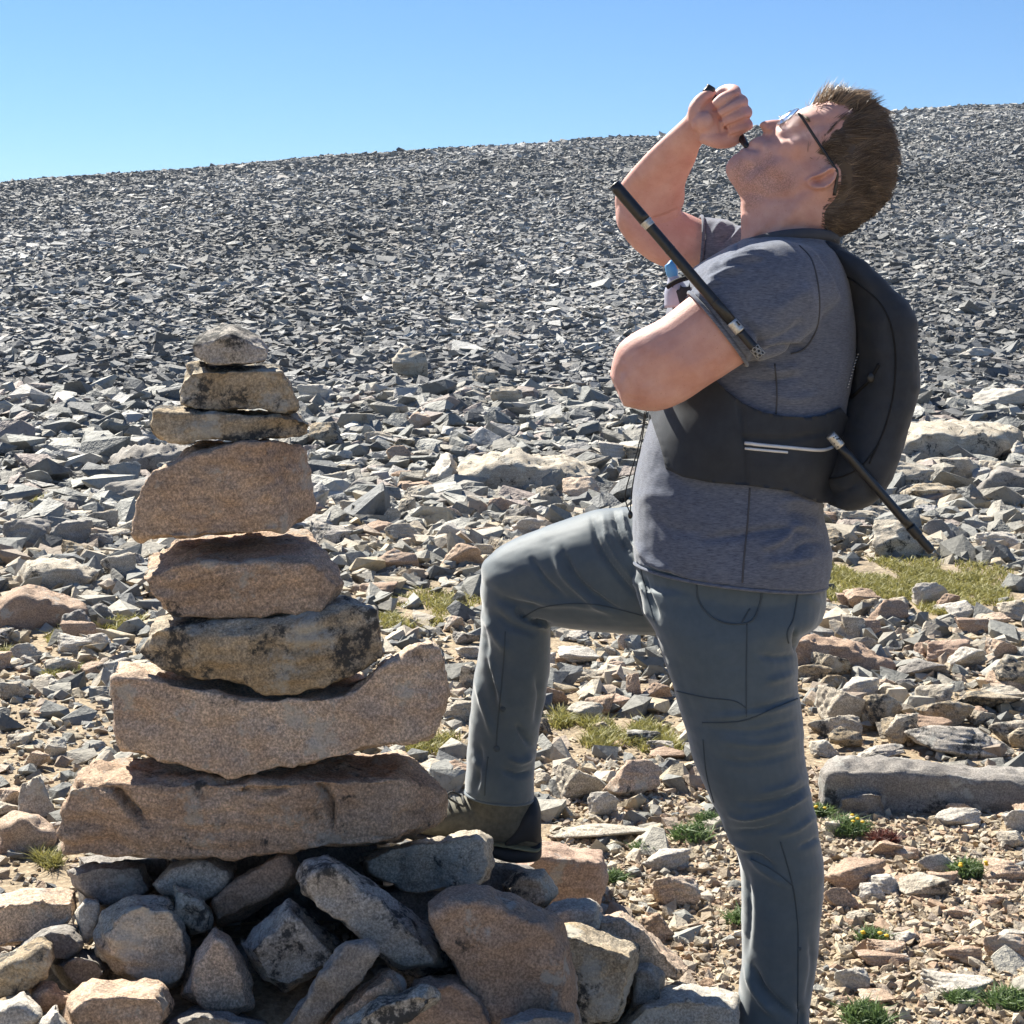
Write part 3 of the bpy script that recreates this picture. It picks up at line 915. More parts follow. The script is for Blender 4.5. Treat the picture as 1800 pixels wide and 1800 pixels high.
for i, (poly, Y0, dep, mat, lab, fs, sh) in enumerate(PILE):
    stone('rock', [block(poly, dep, fs, sh, 0.82, (0, -3))], Y0, mat, lab, 'rock', PG, vs=0.0065 if 'wedged deep' not in lab else 0.011, seed=20 + i, strata=0.6 if mat in ('tan', 'lichen', 'red', 'pale', 'grey') else 0.2, amp=1.05, tilt=random.uniform(-.4, .4))

# ------------------------------------------------------------------ single rocks on the flat and on the slope (outline box in the photo)
RR = 'rubble right of the standing leg'
BIG = [
 (180, 843, 300, 902, 'dark', 'low dark rock with a pink top edge left of the cairn'),
 (690, 612, 752, 672, 'grey', 'triangular boulder standing alone on the scree slope'),
 (525, 678, 588, 714, 'pale', 'pale topped block right of the cairn\'s second stone'),
 (1551, 809, 1644, 868, 'grey', 'grey slab between the widest boulder and the lower pole'),
 (1591, 851, 1680, 900, 'lichen', 'lichen spotted rock above the middle of the lower pole'),
 (1702, 822, 1815, 892, 'dark', 'dark rough boulder at the right edge below the widest boulder'),
 (1591, 1276, 1778, 1342, 'blotch', 'wide mottled slab behind the longest boulder'),
 (1436, 1212, 1535, 1288, 'grey', 'grey rock directly right of the standing thigh'),
 (1513, 1220, 1585, 1294, 'lichen', 'upright triangular dark rock right of the thigh'),
 (1613, 1230, 1704, 1286, 'lichen', 'peaked rock behind the wide mottled slab'),
 (1666, 1215, 1790, 1260, 'lichen', 'long lichen covered rock near the right edge above the mottled slab'),
 (1575, 1162, 1668, 1202, 'dark', 'low dark rock right of the end of the pinkish slab'),
 (1630, 1126, 1704, 1170, 'red', 'pinkish angular block above the low dark rock'),
 (1744, 1156, 1820, 1230, 'lichen', 'large rock cut off by the right edge at thigh height'),
 (1446, 1516, 1560, 1572, 'brown', 'brown elongated rock on the gravel right of the shin'),
 (1625, 1712, 1745, 1762, 'pale', 'flat white rock on the gravel at the bottom right'),
 (1146, 1544, 1226, 1606, 'tan2', 'angular tan rock on the gravel left of the standing shin'),
 (1125, 1610, 1188, 1662, 'rust', 'rusty rock in front of the angular tan rock'),
 (1062, 1338, 1162, 1412, 'tan2', 'rounded boulder on the ground between the legs'),
 (977, 1349, 1056, 1416, 'grey', 'grey rock left of the rounded boulder between the legs'),
 (1033, 1390, 1088, 1444, 'pale', 'pale slab leaning on the rounded boulder between the legs'),
 (978, 1140, 1052, 1173, 'pale', 'smooth pale elongated rock under the raised thigh'),
 (1100, 1187, 1128, 1238, 'tan', 'upright yellowish rock left of the standing thigh'),
 (1126, 1202, 1180, 1241, 'brown', 'brown rock touching the upright yellowish rock'),
 (630, 1024, 698, 1056, 'brown', 'flat brown rock just right of the cairn'),
 (665, 967, 735, 1010, 'brown', 'brown triangular rock between the cairn and the raised knee'),
 (58, 1068, 160, 1106, 'blotch', 'pale mottled rock in front of the brown wedge boulder'),
 (176, 971, 240, 1030, 'grey', 'round grey rock touching the cairn\'s left side'),
 (5, 913, 88, 972, 'dark', 'dark blocky boulder at the far left edge'),
 (34, 1368, 98, 1446, 'grey', 'grey upright rock behind the tan wedge at the left'),
 (1684, 612, 1750, 633, 'pale', 'pale flat plate of rock on the slope right of the pack'),
 (1714, 687, 1798, 726, 'pale', 'pale boulder on the slope above the widest boulder'),
 (860, 875, 898, 915, 'red', 'small reddish pointed rock above the raised thigh'),
 (827, 925, 904, 952, 'tan2', 'flat tan rock directly above the raised knee'),
 (988, 841, 1062, 890, 'tan2', 'tan block left of the hanging drawcord'),
 (975, 1448, 1168, 1486, 'grey', 'long low layered slab on the ground right of the raised boot'),
]
MID = [  # smaller, less distinct; share a label by place
 ('right', [(1608, 1204, 1677, 1260, 'grey'), (1608, 1126, 1648, 1157, 'red'), (1558, 1260, 1617, 1316, 'grey'), (1738, 1263, 1806, 1316, 'grey'), (1458, 1260, 1514, 1308, 'grey'),
   (1424, 1302, 1476, 1335, 'grey'), (1502, 1310, 1592, 1341, 'blotch'), (1702, 1249, 1751, 1280, 'grey'), (1697, 1124, 1789, 1152, 'grey'), (1730, 1079, 1776, 1107, 'tan2'), (1666, 1060, 1726, 1096, 'pale'),
   (1436, 1077, 1481, 1110, 'tan2'), (1477, 1082, 1520, 1130, 'grey'), (1533, 1193, 1573, 1216, 'tan2'), (1416, 1174, 1456, 1196, 'tan')]),
 ('gravel', [(1528, 1652, 1593, 1685, 'tan2'), (1469, 1706, 1527, 1752, 'pale'), (1644, 1597, 1716, 1619, 'tan2'), (1611, 1503, 1688, 1544, 'grey'), (1583, 1541, 1664, 1586, 'grey'), (1644, 1423, 1725, 1459, 'pale'),
   (1762, 1423, 1812, 1468, 'pale'), (1753, 1465, 1806, 1496, 'grey'), (1724, 1512, 1806, 1553, 'tan2'), (1502, 1675, 1598, 1704, 'brown'), (1710, 1571, 1777, 1600, 'tan'), (1129, 1498, 1215, 1539, 'pale'), (1545, 1489, 1612, 1515, 'tan')]),
 ('legs', [(975, 1361, 1041, 1386, 'dark'), (1051, 1137, 1081, 1162, 'grey'), (1087, 1116, 1117, 1151, 'tan2'), (1048, 1224, 1110, 1256, 'red'), (997, 1235, 1060, 1270, 'grey'), (777, 1238, 821, 1274, 'grey'),
   (806, 1170, 843, 1220, 'grey'), (780, 1083, 818, 1115, 'tan2'), (1010, 1180, 1060, 1205, 'grey'), (1060, 1160, 1100, 1186, 'tan2')]),
 ('left', [(87, 917, 160, 971, 'dark'), (152, 895, 207, 942, 'grey'), (155, 938, 196, 971, 'dark'), (148, 1062, 210, 1101, 'dark'), (101, 1093, 160, 1119, 'grey'), (58, 1187, 98, 1217, 'grey'), (79, 1155, 142, 1191, 'grey'),
   (76, 1300, 117, 1343, 'grey'), (43, 1322, 88, 1357, 'tan2'), (-5, 1387, 41, 1430, 'tan2'), (10, 1290, 60, 1320, 'grey'), (60, 1240, 120, 1268, 'tan2'), (0, 1200, 50, 1235, 'grey')]),
 ('slope', [(830, 646, 878, 679, 'grey'), (863, 682, 918, 719, 'grey'), (707, 726, 758, 759, 'tan2'), (667, 896, 704, 932, 'grey'), (700, 876, 731, 915, 'grey'), (763, 892, 811, 929, 'tan2'), (750, 866, 848, 902, 'dark'),
   (943, 856, 988, 892, 'grey'), (973, 789, 1054, 819, 'dark'), (1050, 779, 1101, 819, 'pale'), (1778, 777, 1812, 820, 'pale'), (600, 880, 660, 915, 'grey'), (560, 830, 610, 860, 'grey'), (640, 760, 690, 785, 'grey')]),
]
LABS = {'right': ('angular rock in the rubble right of the standing thigh', RR),
        'gravel': ('rock lying on the gravel right of the standing shin', 'rocks lying on the gravel'),
        'legs': ('angular rock in the rubble between the raised leg and the standing leg', 'rubble between the legs'),
        'left': ('angular rock in the rubble left of the cairn', 'rubble left of the cairn'),
        'slope': ('boulder at the foot of the slope between the cairn and the man', 'boulders at the foot of the slope')}
rk = 0
ADJ = {'grey': 'grey', 'tan2': 'pinkish', 'lichen': 'lichen spotted', 'pale': 'pale', 'blotch': 'mottled', 'brown': 'brown', 'dark': 'dark', 'tan': 'tan', 'red': 'reddish', 'rust': 'rusty'}
def box_rock(x0, y0, x1, y1, mat, label, group=None):
    global rk
    cx = (x0 + x1) / 2
    Y = ground_hit(cx, y1 - 0.06 * (y1 - y0))
    w = (x1 - x0) * Y / FPX
    h = (y1 - y0) * Y / FPX
    dep = w * random.uniform(0.5, 0.8) if w < h * 3 else max(h * 1.5, w * 0.35)
    a = math.atan2(EYE, Y)
    hh = max(0.35 * h, h - dep * math.sin(a) * 0.6) * 1.12
    Yc = Y + dep * 0.45
    X = (cx - 900) / FPX * Yc
    z = float(terrain(X, Yc)) - 0.1 * hh
    if group and not label.startswith(ADJ[mat]): label = ('large ' if (x1 - x0) > 62 else 'small ' if (x1 - x0) < 42 else '') + ADJ[mat] + ' ' + label
    rough_obj('rock', rk % len(ROUGH), mat, (X, Yc, z), (w * 1.06, dep, hh), random.choice((0, math.pi)) + random.uniform(-.15, .15), label, group, 0, random.uniform(-.08, .08))
    rk += 1
PLACED = []
TR = [  # larger rocks traced one by one: outline, row where it meets the ground, thickness, voxel
 ([(1434, 1405), (1440, 1348), (1462, 1330), (1600, 1337), (1800, 1350), (1880, 1358), (1885, 1436), (1700, 1430), (1560, 1436), (1446, 1432)], 1432, .30, 'dark', 'longest dark boulder with a sunlit top at the right edge', .97, (0, 22), .012),
 ([(1466, 1432), (1472, 1398), (1500, 1393), (1556, 1388), (1562, 1420), (1566, 1440), (1480, 1440)], 1440, .07, 'dark', 'small grey slab leaning on the front of the longest boulder', .95, (0, 3), .008),
 ([(1380, 1120), (1430, 1113), (1470, 1126), (1500, 1128), (1568, 1166), (1569, 1193), (1500, 1186), (1380, 1166)], 1190, .28, 'brown', 'long tapering pinkish slab behind the standing thigh', .97, (0, 9), .014),
 ([(796, 830), (830, 805), (905, 792), (1010, 808), (1055, 822), (1050, 850), (960, 872), (850, 868), (800, 860)], 872, 1.0, 'grey', 'long low grey boulder right of the leaning fin', .9, (0, 18), .035),
 ([(716, 866), (740, 840), (790, 795), (796, 812), (800, 866), (760, 870)], 870, .5, 'pale', 'leaning pale fin of rock between the cairn and the raised knee', .8, (10, 8), .03),
 ([(1560, 812), (1575, 762), (1620, 744), (1720, 742), (1790, 752), (1796, 775), (1740, 806), (1650, 818)], 816, 1.6, 'grey', 'widest grey boulder just right of the black pack', .92, (0, 16), .05),
 ([(190, 842), (193, 805), (215, 792), (300, 780), (345, 784), (340, 840), (260, 848)], 846, .8, 'dark', 'dark flat topped boulder left behind the middle of the cairn', .94, (0, 8), .03),
 ([(0, 1108), (-30, 1060), (45, 1030), (70, 1032), (150, 1062), (155, 1072), (60, 1112), (-30, 1116)], 1110, .5, 'brown', 'long brown wedge boulder at the left edge', .94, (0, 10), .02),
 ([(22, 1030), (50, 990), (110, 984), (150, 995), (172, 1010), (140, 1030), (60, 1044)], 1042, .5, 'grey', 'broad grey boulder at the left below the dark boulders', .92, (0, 10), .02),
 ([(-12, 1492), (0, 1440), (24, 1424), (62, 1432), (102, 1462), (96, 1484), (40, 1508), (-12, 1510)], 1506, .3, 'tan', 'tan wedge rock left of the longest slab', .9, (0, 10), .01),
]
for (poly, gr, dep, mat, lab, fs, sh, vx) in TR:
    cx = sum(p[0] for p in poly) / len(poly)
    Y0 = ground_hit(min(max(cx, 0), 1800), gr - 2)
    stone('rock', [block(poly, dep, fs, sh, 0.9, (0, -2), mid=0.25)], Y0, mat, lab, 'rock', vs=vx, amp=Y0 / 3.2, seed=int(gr), strata=0.4, tilt=0.1)
for b in BIG:
    box_rock(*b); PLACED.append(b[:4])
for key, lst in MID:
    for b in lst:
        box_rock(*b, *LABS[key]); PLACED.append(b[:4])

# more single rocks, scattered
def scatter_px(n, x0, x1, y0, y1, s0, s1, label, group, mats):
    for _ in range(n):
        px = random.uniform(x0, x1); py = random.uniform(y0, y1)
        w = random.uniform(s0, s1) * (0.5 + 0.9 * (py - 600) / 900)
        h = w * random.uniform(0.4, 0.75)
        box_rock(px - w / 2, py - h, px + w / 2, py, random.choice(mats), label, group)
G1 = ['grey', 'grey', 'tan', 'lichen', 'pale', 'blotch', 'brown', 'lichen', 'dark']
scatter_px(34, 1400, 1810, 1060, 1330, 38, 75, LABS['right'][0], RR, G1)
scatter_px(22, 1440, 1810, 1440, 1790, 20, 45, LABS['gravel'][0], LABS['gravel'][1], ['tan', 'pale', 'tan', 'grey', 'brown'])
scatter_px(26, 800, 1220, 1120, 1400, 25, 60, LABS['legs'][0], LABS['legs'][1], G1)
scatter_px(30, -10, 240, 900, 1480, 30, 70, LABS['left'][0], LABS['left'][1], G1)
scatter_px(40, 560, 1150, 780, 1020, 45, 90, LABS['slope'][0], LABS['slope'][1], G1 + ['dark'])
scatter_px(30, 1440, 1810, 780, 990, 50, 110, 'boulder at the foot of the slope right of the pack', 'boulders right of the pack', G1 + ['dark'])

GRASSP = [(1620, 1020, 150, 32, 2600), (1500, 1015, 60, 22, 1200), (1740, 1055, 60, 28, 1200), (1560, 1040, 120, 40, 2600), (1650, 1062, 95, 30, 1800), (1470, 1050, 55, 24, 1300), (1720, 1020, 85, 30, 1000), (1600, 1000, 70, 18, 700), (770, 1060, 90, 30, 1200), (720, 1095, 60, 20, 800), (1080, 1290, 100, 40, 1500), (1150, 1310, 50, 30, 800), (1010, 1270, 50, 20, 600),
      (210, 1100, 45, 16, 700), (120, 1125, 45, 20, 700), (20, 1150, 40, 20, 500), (110, 1185, 35, 14, 350), (760, 1310, 55, 25, 800), (90, 1520, 35, 15, 350), (1480, 1180, 30, 10, 250), (1690, 1085, 40, 14, 500), (60, 880, 60, 12, 300)]
# ------------------------------------------------------------------ uncounted rubble, gravel and scree
def rock_field(name, X, Y, size, flat, tint, mat, label, lift=0.15, tilt=0.35, cat=None, lib=None):
    SMALL = lib or CHIPS
    n = len(X)
    Z = terrain(X, Y)
    rng = RNG
    var = rng.integers(0, len(SMALL), n)
    Vs = []; Fs = []; Cs = []; base = 0
    ang = rng.uniform(0, 2 * np.pi, n)
    asp = rng.uniform(0.6, 1.0, n)
    tx = rng.normal(0, tilt, n); ty = rng.normal(0, tilt, n)
    for k in range(len(SMALL)):
        ii = np.where(var == k)[0]
        if not len(ii): continue
        V, F = SMALL[k]
        P = V[None] * np.stack([size[ii], size[ii] * asp[ii], size[ii] * flat[ii]], 1)[:, None, :]
        ct, st = np.cos(tx[ii])[:, None], np.sin(tx[ii])[:, None]
        y, z = P[:, :, 1] * ct - P[:, :, 2] * st, P[:, :, 1] * st + P[:, :, 2] * ct
        ct, st = np.cos(ty[ii])[:, None], np.sin(ty[ii])[:, None]
        x, z = P[:, :, 0] * ct + z * st, -P[:, :, 0] * st + z * ct
        ca, sa = np.cos(ang[ii])[:, None], np.sin(ang[ii])[:, None]
        x, y = x * ca - y * sa, x * sa + y * ca
        Q = np.stack([x + X[ii][:, None], y + Y[ii][:, None], z + (Z[ii] - lift * size[ii] * flat[ii])[:, None]], -1)
        m, nv = len(ii), len(V)
        Vs.append(Q.reshape(-1, 3))
        Fs.append((F[None] + (np.arange(m) * nv)[:, None, None]).reshape(-1, 3) + base)
        Cs.append(np.repeat(tint[ii], nv, 0))
        base += m * nv
    V = np.concatenate(Vs); F = np.concatenate(Fs); C = np.concatenate(Cs)
    o = put(name, V, F, M[mat], loc=(0, float(Y.min()), 0), smooth=False, label=label, cat=cat, kind='stuff')
    at = o.data.color_attributes.new('tint', 'FLOAT_COLOR', 'POINT')
    at.data.foreach_set('color', np.column_stack([C, np.ones(len(C))]).astype(np.float32).ravel())
    return o

def tints(n, pal, j=0.18):
    p = np.array(pal)[RNG.integers(0, len(pal), n)]
    return np.clip(p * RNG.uniform(1 - j, 1 + j, (n, 1)), 0.01, 0.7)

def frustum(n, y0, y1, m=0.34, side=1.2, pw=2.0):
    Y = (y0 ** pw + RNG.random(n) * (y1 ** pw - y0 ** pw)) ** (1 / pw)
    X = RNG.uniform(-1, 1, n) * (Y * m + side)
    return X, Y

GREYS = [(.23, .225, .20), (.17, .17, .155), (.30, .29, .255), (.12, .122, .12), (.26, .235, .19), (.40, .385, .34), (.20, .188, .16), (.14, .14, .13)]
TANS = [(.34, .26, .17), (.28, .215, .145), (.41, .335, .225), (.37, .315, .24), (.30, .235, .175), (.45, .39, .295), (.35, .235, .15)]
MIXED = GREYS[:5] + TANS[2:6] + [(.34, .315, .26), (.15, .145, .125)]
# gravel near the man
n = 27000
X, Y = frustum(n, 2.9, 6.5, 0.32, 0.2)
k = n * 6 // 10
Y[:k] = 2.9 + 1.9 * RNG.random(k); X[:k] = 0.1 + RNG.random(k) * (0.33 * Y[:k])
sz = np.exp(RNG.normal(math.log(0.013), 0.45, n)).clip(0.004, 0.04)
rock_field('gravel', X, Y, sz, RNG.uniform(0.4, 0.8, n), tints(n, TANS), 'rubble', 'tan gravel strewn over the ground round the man', 0.25, 0.3, 'gravel')
# stones of a few centimetres on the flat
n = 19000
X, Y = frustum(n, 3.0, 11.0, 0.33, 0.35)
dn = vnoise(np.stack([X, Y, 0 * X], 1) * 1.1, 44)
bare = (X > 0.35) & (Y < 4.3)
keep = (dn > -0.6) & (~bare | (RNG.random(n) < 0.35))
for (px, py, rx, ry, q) in GRASSP:          # grassy places carry fewer stones
    Yc = ground_hit(px, py); Xc = (px - 900) / FPX * Yc
    inn = ((X - Xc) / (rx * Yc / FPX)) ** 2 + ((Y - Yc) / (ry * Yc * Yc / (FPX * EYE))) ** 2 < 1
    keep &= ~inn | (RNG.random(n) < 0.12)
X, Y = X[keep], Y[keep]; n = len(X)
sz = np.exp(RNG.normal(math.log(0.055), 0.5, n)).clip(0.02, 0.17) * np.clip(Y / 7, 0.55, 1.2)
rock_field('rubble', X, Y, sz, RNG.uniform(0.3, 0.7, n), tints(n, MIXED), 'rubble', 'loose broken stones strewn over the flat ground', 0.2, 0.35, 'rubble', CHIPS + SMALL[:8])
# boulder field where the slope begins
n = 10500
X, Y = frustum(n, 9.3, 21, 0.36, 1.5)
sz = np.exp(RNG.normal(math.log(0.125), 0.5, n)).clip(0.04, 0.42)
rock_field('boulder_field', X, Y, sz, RNG.uniform(0.2, 0.6, n), tints(n, GREYS + [(.36, .34, .31), (.27, .22, .19)]), 'talus', 'grey boulder rubble where the slope begins', 0.1, 0.28, 'boulders', SMALL)
# the same rubble carried on to both sides, as instances
def rock_margin(name, X, Y, size, flat, tint, label, cat):
    n = len(X)
    Z = terrain(X, Y)
    me = bpy.data.meshes.new(name)
    me.vertices.add(n)
    me.vertices.foreach_set('co', np.stack([X, Y, Z + size * flat * 0.3], 1).astype(np.float32).ravel())
    for nm, arr in (('rot', np.stack([RNG.normal(0, .28, n), RNG.normal(0, .28, n), RNG.uniform(0, 6.28, n)], 1)), ('scl', np.stack([size, size * RNG.uniform(.6, 1, n), size * flat], 1)), ('tint', tint)):
        a = me.attributes.new(nm, 'FLOAT_VECTOR', 'POINT')
        a.data.foreach_set('vector', np.asarray(arr, np.float32).ravel())
    o = bpy.data.objects.new(name, me)
    COL.objects.link(o)
    tag(o, label, cat, None, 'stuff')
    g = bpy.data.node_groups.new(name + '_nodes', 'GeometryNodeTree')
    g.interface.new_socket('Geometry', in_out='INPUT', socket_type='NodeSocketGeometry')
    g.interface.new_socket('Geometry', in_out='OUTPUT', socket_type='NodeSocketGeometry')
    gi = g.nodes.new('NodeGroupInput'); go = g.nodes.new('NodeGroupOutput')
    iop = g.nodes.new('GeometryNodeInstanceOnPoints')
    jn = g.nodes.new('GeometryNodeGeometryToInstance')
    for k in range(6):
        cu = g.nodes.new('GeometryNodeMeshCube')
        sp = g.nodes.new('GeometryNodeSetPosition')
        rv = g.nodes.new('FunctionNodeRandomValue'); rv.data_type = 'FLOAT_VECTOR'
        rv.inputs[0].default_value = (-.3, -.3, -.2); rv.inputs[1].default_value = (.3, .3, .2)
        [i for i in rv.inputs if i.name == 'Seed'][0].default_value = 11 + k
        sm = g.nodes.new('GeometryNodeSetMaterial'); sm.inputs['Material'].default_value = M['outer']
        sf = g.nodes.new('GeometryNodeSetShadeSmooth'); sf.inputs['Shade Smooth'].default_value = False
        g.links.new(cu.outputs['Mesh'], sp.inputs['Geometry']); g.links.new(rv.outputs[0], sp.inputs['Offset'])
        g.links.new(sp.outputs[0], sm.inputs['Geometry']); g.links.new(sm.outputs[0], sf.inputs['Geometry'])
        g.links.new(sf.outputs[0], jn.inputs[0])
    iop.inputs['Pick Instance'].default_value = True
    def named(nm):
        a = g.nodes.new('GeometryNodeInputNamedAttribute'); a.data_type = 'FLOAT_VECTOR'; a.inputs['Name'].default_value = nm
        return [q for q in a.outputs if q.name == 'Attribute' and q.enabled][0]
    er = g.nodes.new('FunctionNodeEulerToRotation')
    g.links.new(named('rot'), er.inputs[0]); g.links.new(er.outputs[0], iop.inputs['Rotation'])
    g.links.new(named('scl'), iop.inputs['Scale'])
    g.links.new(gi.outputs[0], iop.inputs['Points']); g.links.new(jn.outputs[0], iop.inputs['Instance'])
    g.links.new(iop.outputs[0], go.inputs[0])
    m = o.modifiers.new('rocks', 'NODES'); m.node_group = g
    return o

def flanks(n, y0, y1, m0, s0, m1, s1, pw):
    Y = (y0 ** pw + RNG.random(n) * (y1 ** pw - y0 ** pw)) ** (1 / pw)
    t = RNG.random(n)
    X = (Y * m0 + s0) * (1 - t) + (Y * m1 + s1) * t
    return X * np.where(RNG.random(n) < .5, -1, 1), Y
SCREEP = [(.19, .19, .185), (.14, .14, .142), (.26, .255, .24), (.11, .112, .113), (.23, .21, .19), (.43, .42, .39), (.16, .157, .153), (.13, .132, .136)]
X, Y = flanks(42000, 17, 127, 0.345, 1.5, 0.85, 6, 1.5)
X2, Y2 = frustum(210000, 17, 127, 0.345, 1.5, 1.4)
X = np.concatenate([X, X2]); Y = np.concatenate([Y, Y2]); n = len(X)
sz = np.exp(RNG.normal(math.log(0.118), 0.4, n)).clip(0.045, 0.5) * np.clip(0.75 + 0.45 * (Y - 20) / 90, 0.75, 1.2)
sz[:42000] *= 1.8
rock_margin('scree', X, Y, sz, RNG.uniform(0.14, 0.5, n), tints(n, SCREEP) * (1 + 0.45 * fbm(np.stack([X * .6, Y * .25, 0 * X], 1), .22, 3, 91))[:, None], 'grey scree of broken plates covering the whole slope up to the skyline', 'scree')
X, Y = flanks(16000, 1.2, 19, 0.335, 0.35, 0.8, 2.0, 1.6); n = len(X)
sz = np.exp(RNG.normal(math.log(0.075), 0.5, n)).clip(0.025, 0.4) * np.clip(Y / 7, 0.5, 2.2)
rock_margin('rubble', X, Y, sz, RNG.uniform(0.25, 0.6, n), tints(n, MIXED), 'loose broken stones carrying on beyond both sides of the picture', 'rubble')

# ------------------------------------------------------------------ grass and cushion plants
def blades(n, cx, cy, rx, ry, h0, h1, wd, bend=0.5):
    """n grass blades as narrow triangles round a ground point"""
    a = RNG.uniform(0, 2 * np.pi, n); r = np.sqrt(RNG.random(n))
    X = cx + rx * r * np.cos(a); Y = cy + ry * r * np.sin(a)
    Z = terrain(X, Y)
    t = RNG.uniform(0, 2 * np.pi, n); h = RNG.uniform(h0, h1, n)
    lx, ly = RNG.normal(0, bend, n) * h, RNG.normal(0, bend, n) * h
    w = wd * RNG.uniform(0.6, 1.3, n)
    b0 = np.stack([X - w * np.cos(t), Y - w * np.sin(t), Z], 1)
    b1 = np.stack([X + w * np.cos(t), Y + w * np.sin(t), Z], 1)
    m0 = np.stack([X - w * .8 * np.cos(t) + lx * .4, Y - w * .8 * np.sin(t) + ly * .4, Z + h * .6], 1)
    m1 = np.stack([X + w * .8 * np.cos(t) + lx * .4, Y + w * .8 * np.sin(t) + ly * .4, Z + h * .6], 1)
    tp = np.stack([X + lx, Y + ly, Z + h], 1)
    V = np.stack([b0, b1, m0, m1, tp], 1).reshape(-1, 3)
    F = (np.array([[0, 1, 3], [0, 3, 2], [2, 3, 4]])[None] + (np.arange(n) * 5)[:, None, None]).reshape(-1, 3)
    return V, F

gp = GRASSP
GV = []; GFc = []; k = 0
for (px, py, rx, ry, n) in gp:
    Y = ground_hit(px, py)
    for c in range(9):
        V, F = blades(n // 9, (px + random.uniform(-.7, .7) * rx - 900) / FPX * Y, Y + random.uniform(-.6, .6) * ry * Y * Y / (FPX * EYE), rx * Y / FPX * .3, ry * Y * Y / (FPX * EYE) * .3, 0.01, 0.038, 0.0026 * Y / 6, 0.9)
        GV.append(V); GFc.append(F + k); k += len(V)
put('grass', np.concatenate(GV), np.concatenate(GFc), M['grass'], loc=(0, 6, 0), smooth=False, label='sparse yellow green alpine grass between the stones', cat='grass', kind='stuff')

PL = [(1215, 1478, 66, 'leaf', 'green cushion plant left of the standing knee'), (1130, 1500, 34, 'leaf', 'small green tuft in front of the long layered slab'), (1080, 1552, 34, 'leaf', 'green tuft beside the pink slab'),
      (1490, 1468, 74, 'leaf', 'green cushion plant below the longest boulder'), (1440, 1436, 40, 'leaf', 'green tuft between the standing knee and the longest boulder'), (1305, 1625, 50, 'leaf', 'green tuft half hidden behind the standing shin'),
      (1775, 1772, 74, 'leaf', 'dense green cushion plant at the right edge beside the flat white rock'), (1520, 1802, 84, 'leaf', 'green cushion plant at the bottom edge right of the standing leg'), (1532, 1660, 46, 'leaf', 'small green tuft above the bottom cushion plant'),
      (1702, 1540, 60, 'leaf', 'green tuft among rocks near the right edge'), (1245, 1450, 44, 'leaf', 'green tuft touching the standing knee'), (1690, 1768, 44, 'leaf', 'green tuft in front of the flat white rock'), (1555, 1482, 46, 'leafred', 'dark red cushion plant below the longest boulder')]
for (px, py, w, mt, lab) in PL:
    Y = ground_hit(px, py); r = w * Y / FPX / 2
    X = (px - 900) / FPX * Y
    root = thing('cushion_plant', (X, Y, float(terrain(X, Y))), lab, 'plant', 'cushion plants on the gravel')
    V, F = blades(420, X, Y, r, r * .9, 0.010, 0.014 + r * .5, 0.0022, 0.8)
    d = np.hypot(V[:, 0] - X, V[:, 1] - Y) / r
    V[:, 2] += np.clip(1 - d * d, 0, 1) * r * .3
    put('foliage', V, F, M[mt], parent=root, smooth=False)
    if px in (1490, 1440, 1532, 1702):
        for q in range(4):
            c = (X + random.uniform(-1, 1) * r, Y - random.uniform(0.2, 1) * r, float(terrain(X, Y)) + r * .8 + random.uniform(0, .015))
            V, F = ball(c, 0.0055, 7, 5, (1, 1, .5))
            put('flower', V, F, M['petal'], parent=root)
HAZE = 0.0004

# ------------------------------------------------------------------ the man
HY = 3.04            # middle plane of the head
MAN = thing('person', (float(W(1355, 1850, 2.96)[0]), 2.98, -0.07), 'man in grey t-shirt and slate trousers, head thrown back, one boot up beside the cairn', 'person')

# ---- head as a half-width map over its side outline
HEAD = [(1306, 372), (1301, 346), (1292, 331), (1281, 315), (1275, 300), (1277, 287), (1284, 277), (1293, 270), (1299, 267), (1302, 262), (1307, 259), (1312, 260), (1316, 256), (1316, 250), (1322, 245), (1331, 240), (1342, 236), (1341, 230), (1336, 225),
        (1335, 218), (1339, 213), (1350, 211), (1366, 209.5), (1384, 208), (1392, 204), (1398, 197), (1410, 190.5), (1428, 184), (1450, 173), (1478, 166), (1508, 170), (1534, 188), (1553, 215), (1566, 250), (1571, 285), (1566, 320), (1552, 350), (1530, 376), (1500, 398), (1470, 412), (1450, 425), (1400, 430), (1306, 430)]
CTRL = np.array([  # px, py, half width mm, rounding px
 (1515, 285, 77, 95), (1480, 230, 72, 75), (1540, 330, 70, 80), (1450, 205, 62, 42), (1425, 205, 56, 36), (1440, 250, 70, 70), (1430, 318, 73, 80), (1392, 262, 66, 62), (1395, 330, 63, 70),
 (1365, 300, 61, 60), (1335, 318, 50, 42), (1300, 298, 31, 30), (1318, 280, 40, 36), (1320, 258, 25, 22), (1345, 262, 46, 40), (1338, 222, 11, 11), (1352, 220, 13, 12), (1375, 213, 11, 12), (1348, 232, 14, 14), (1372, 238, 44, 36),
 (1394, 222, 45, 30), (1404, 207, 48, 26), (1370, 262, 58, 52), (1460, 380, 58, 62), (1400, 390, 58, 66), (1330, 380, 52, 50), (1330, 425, 56, 55), (1420, 425, 60, 60)], float)

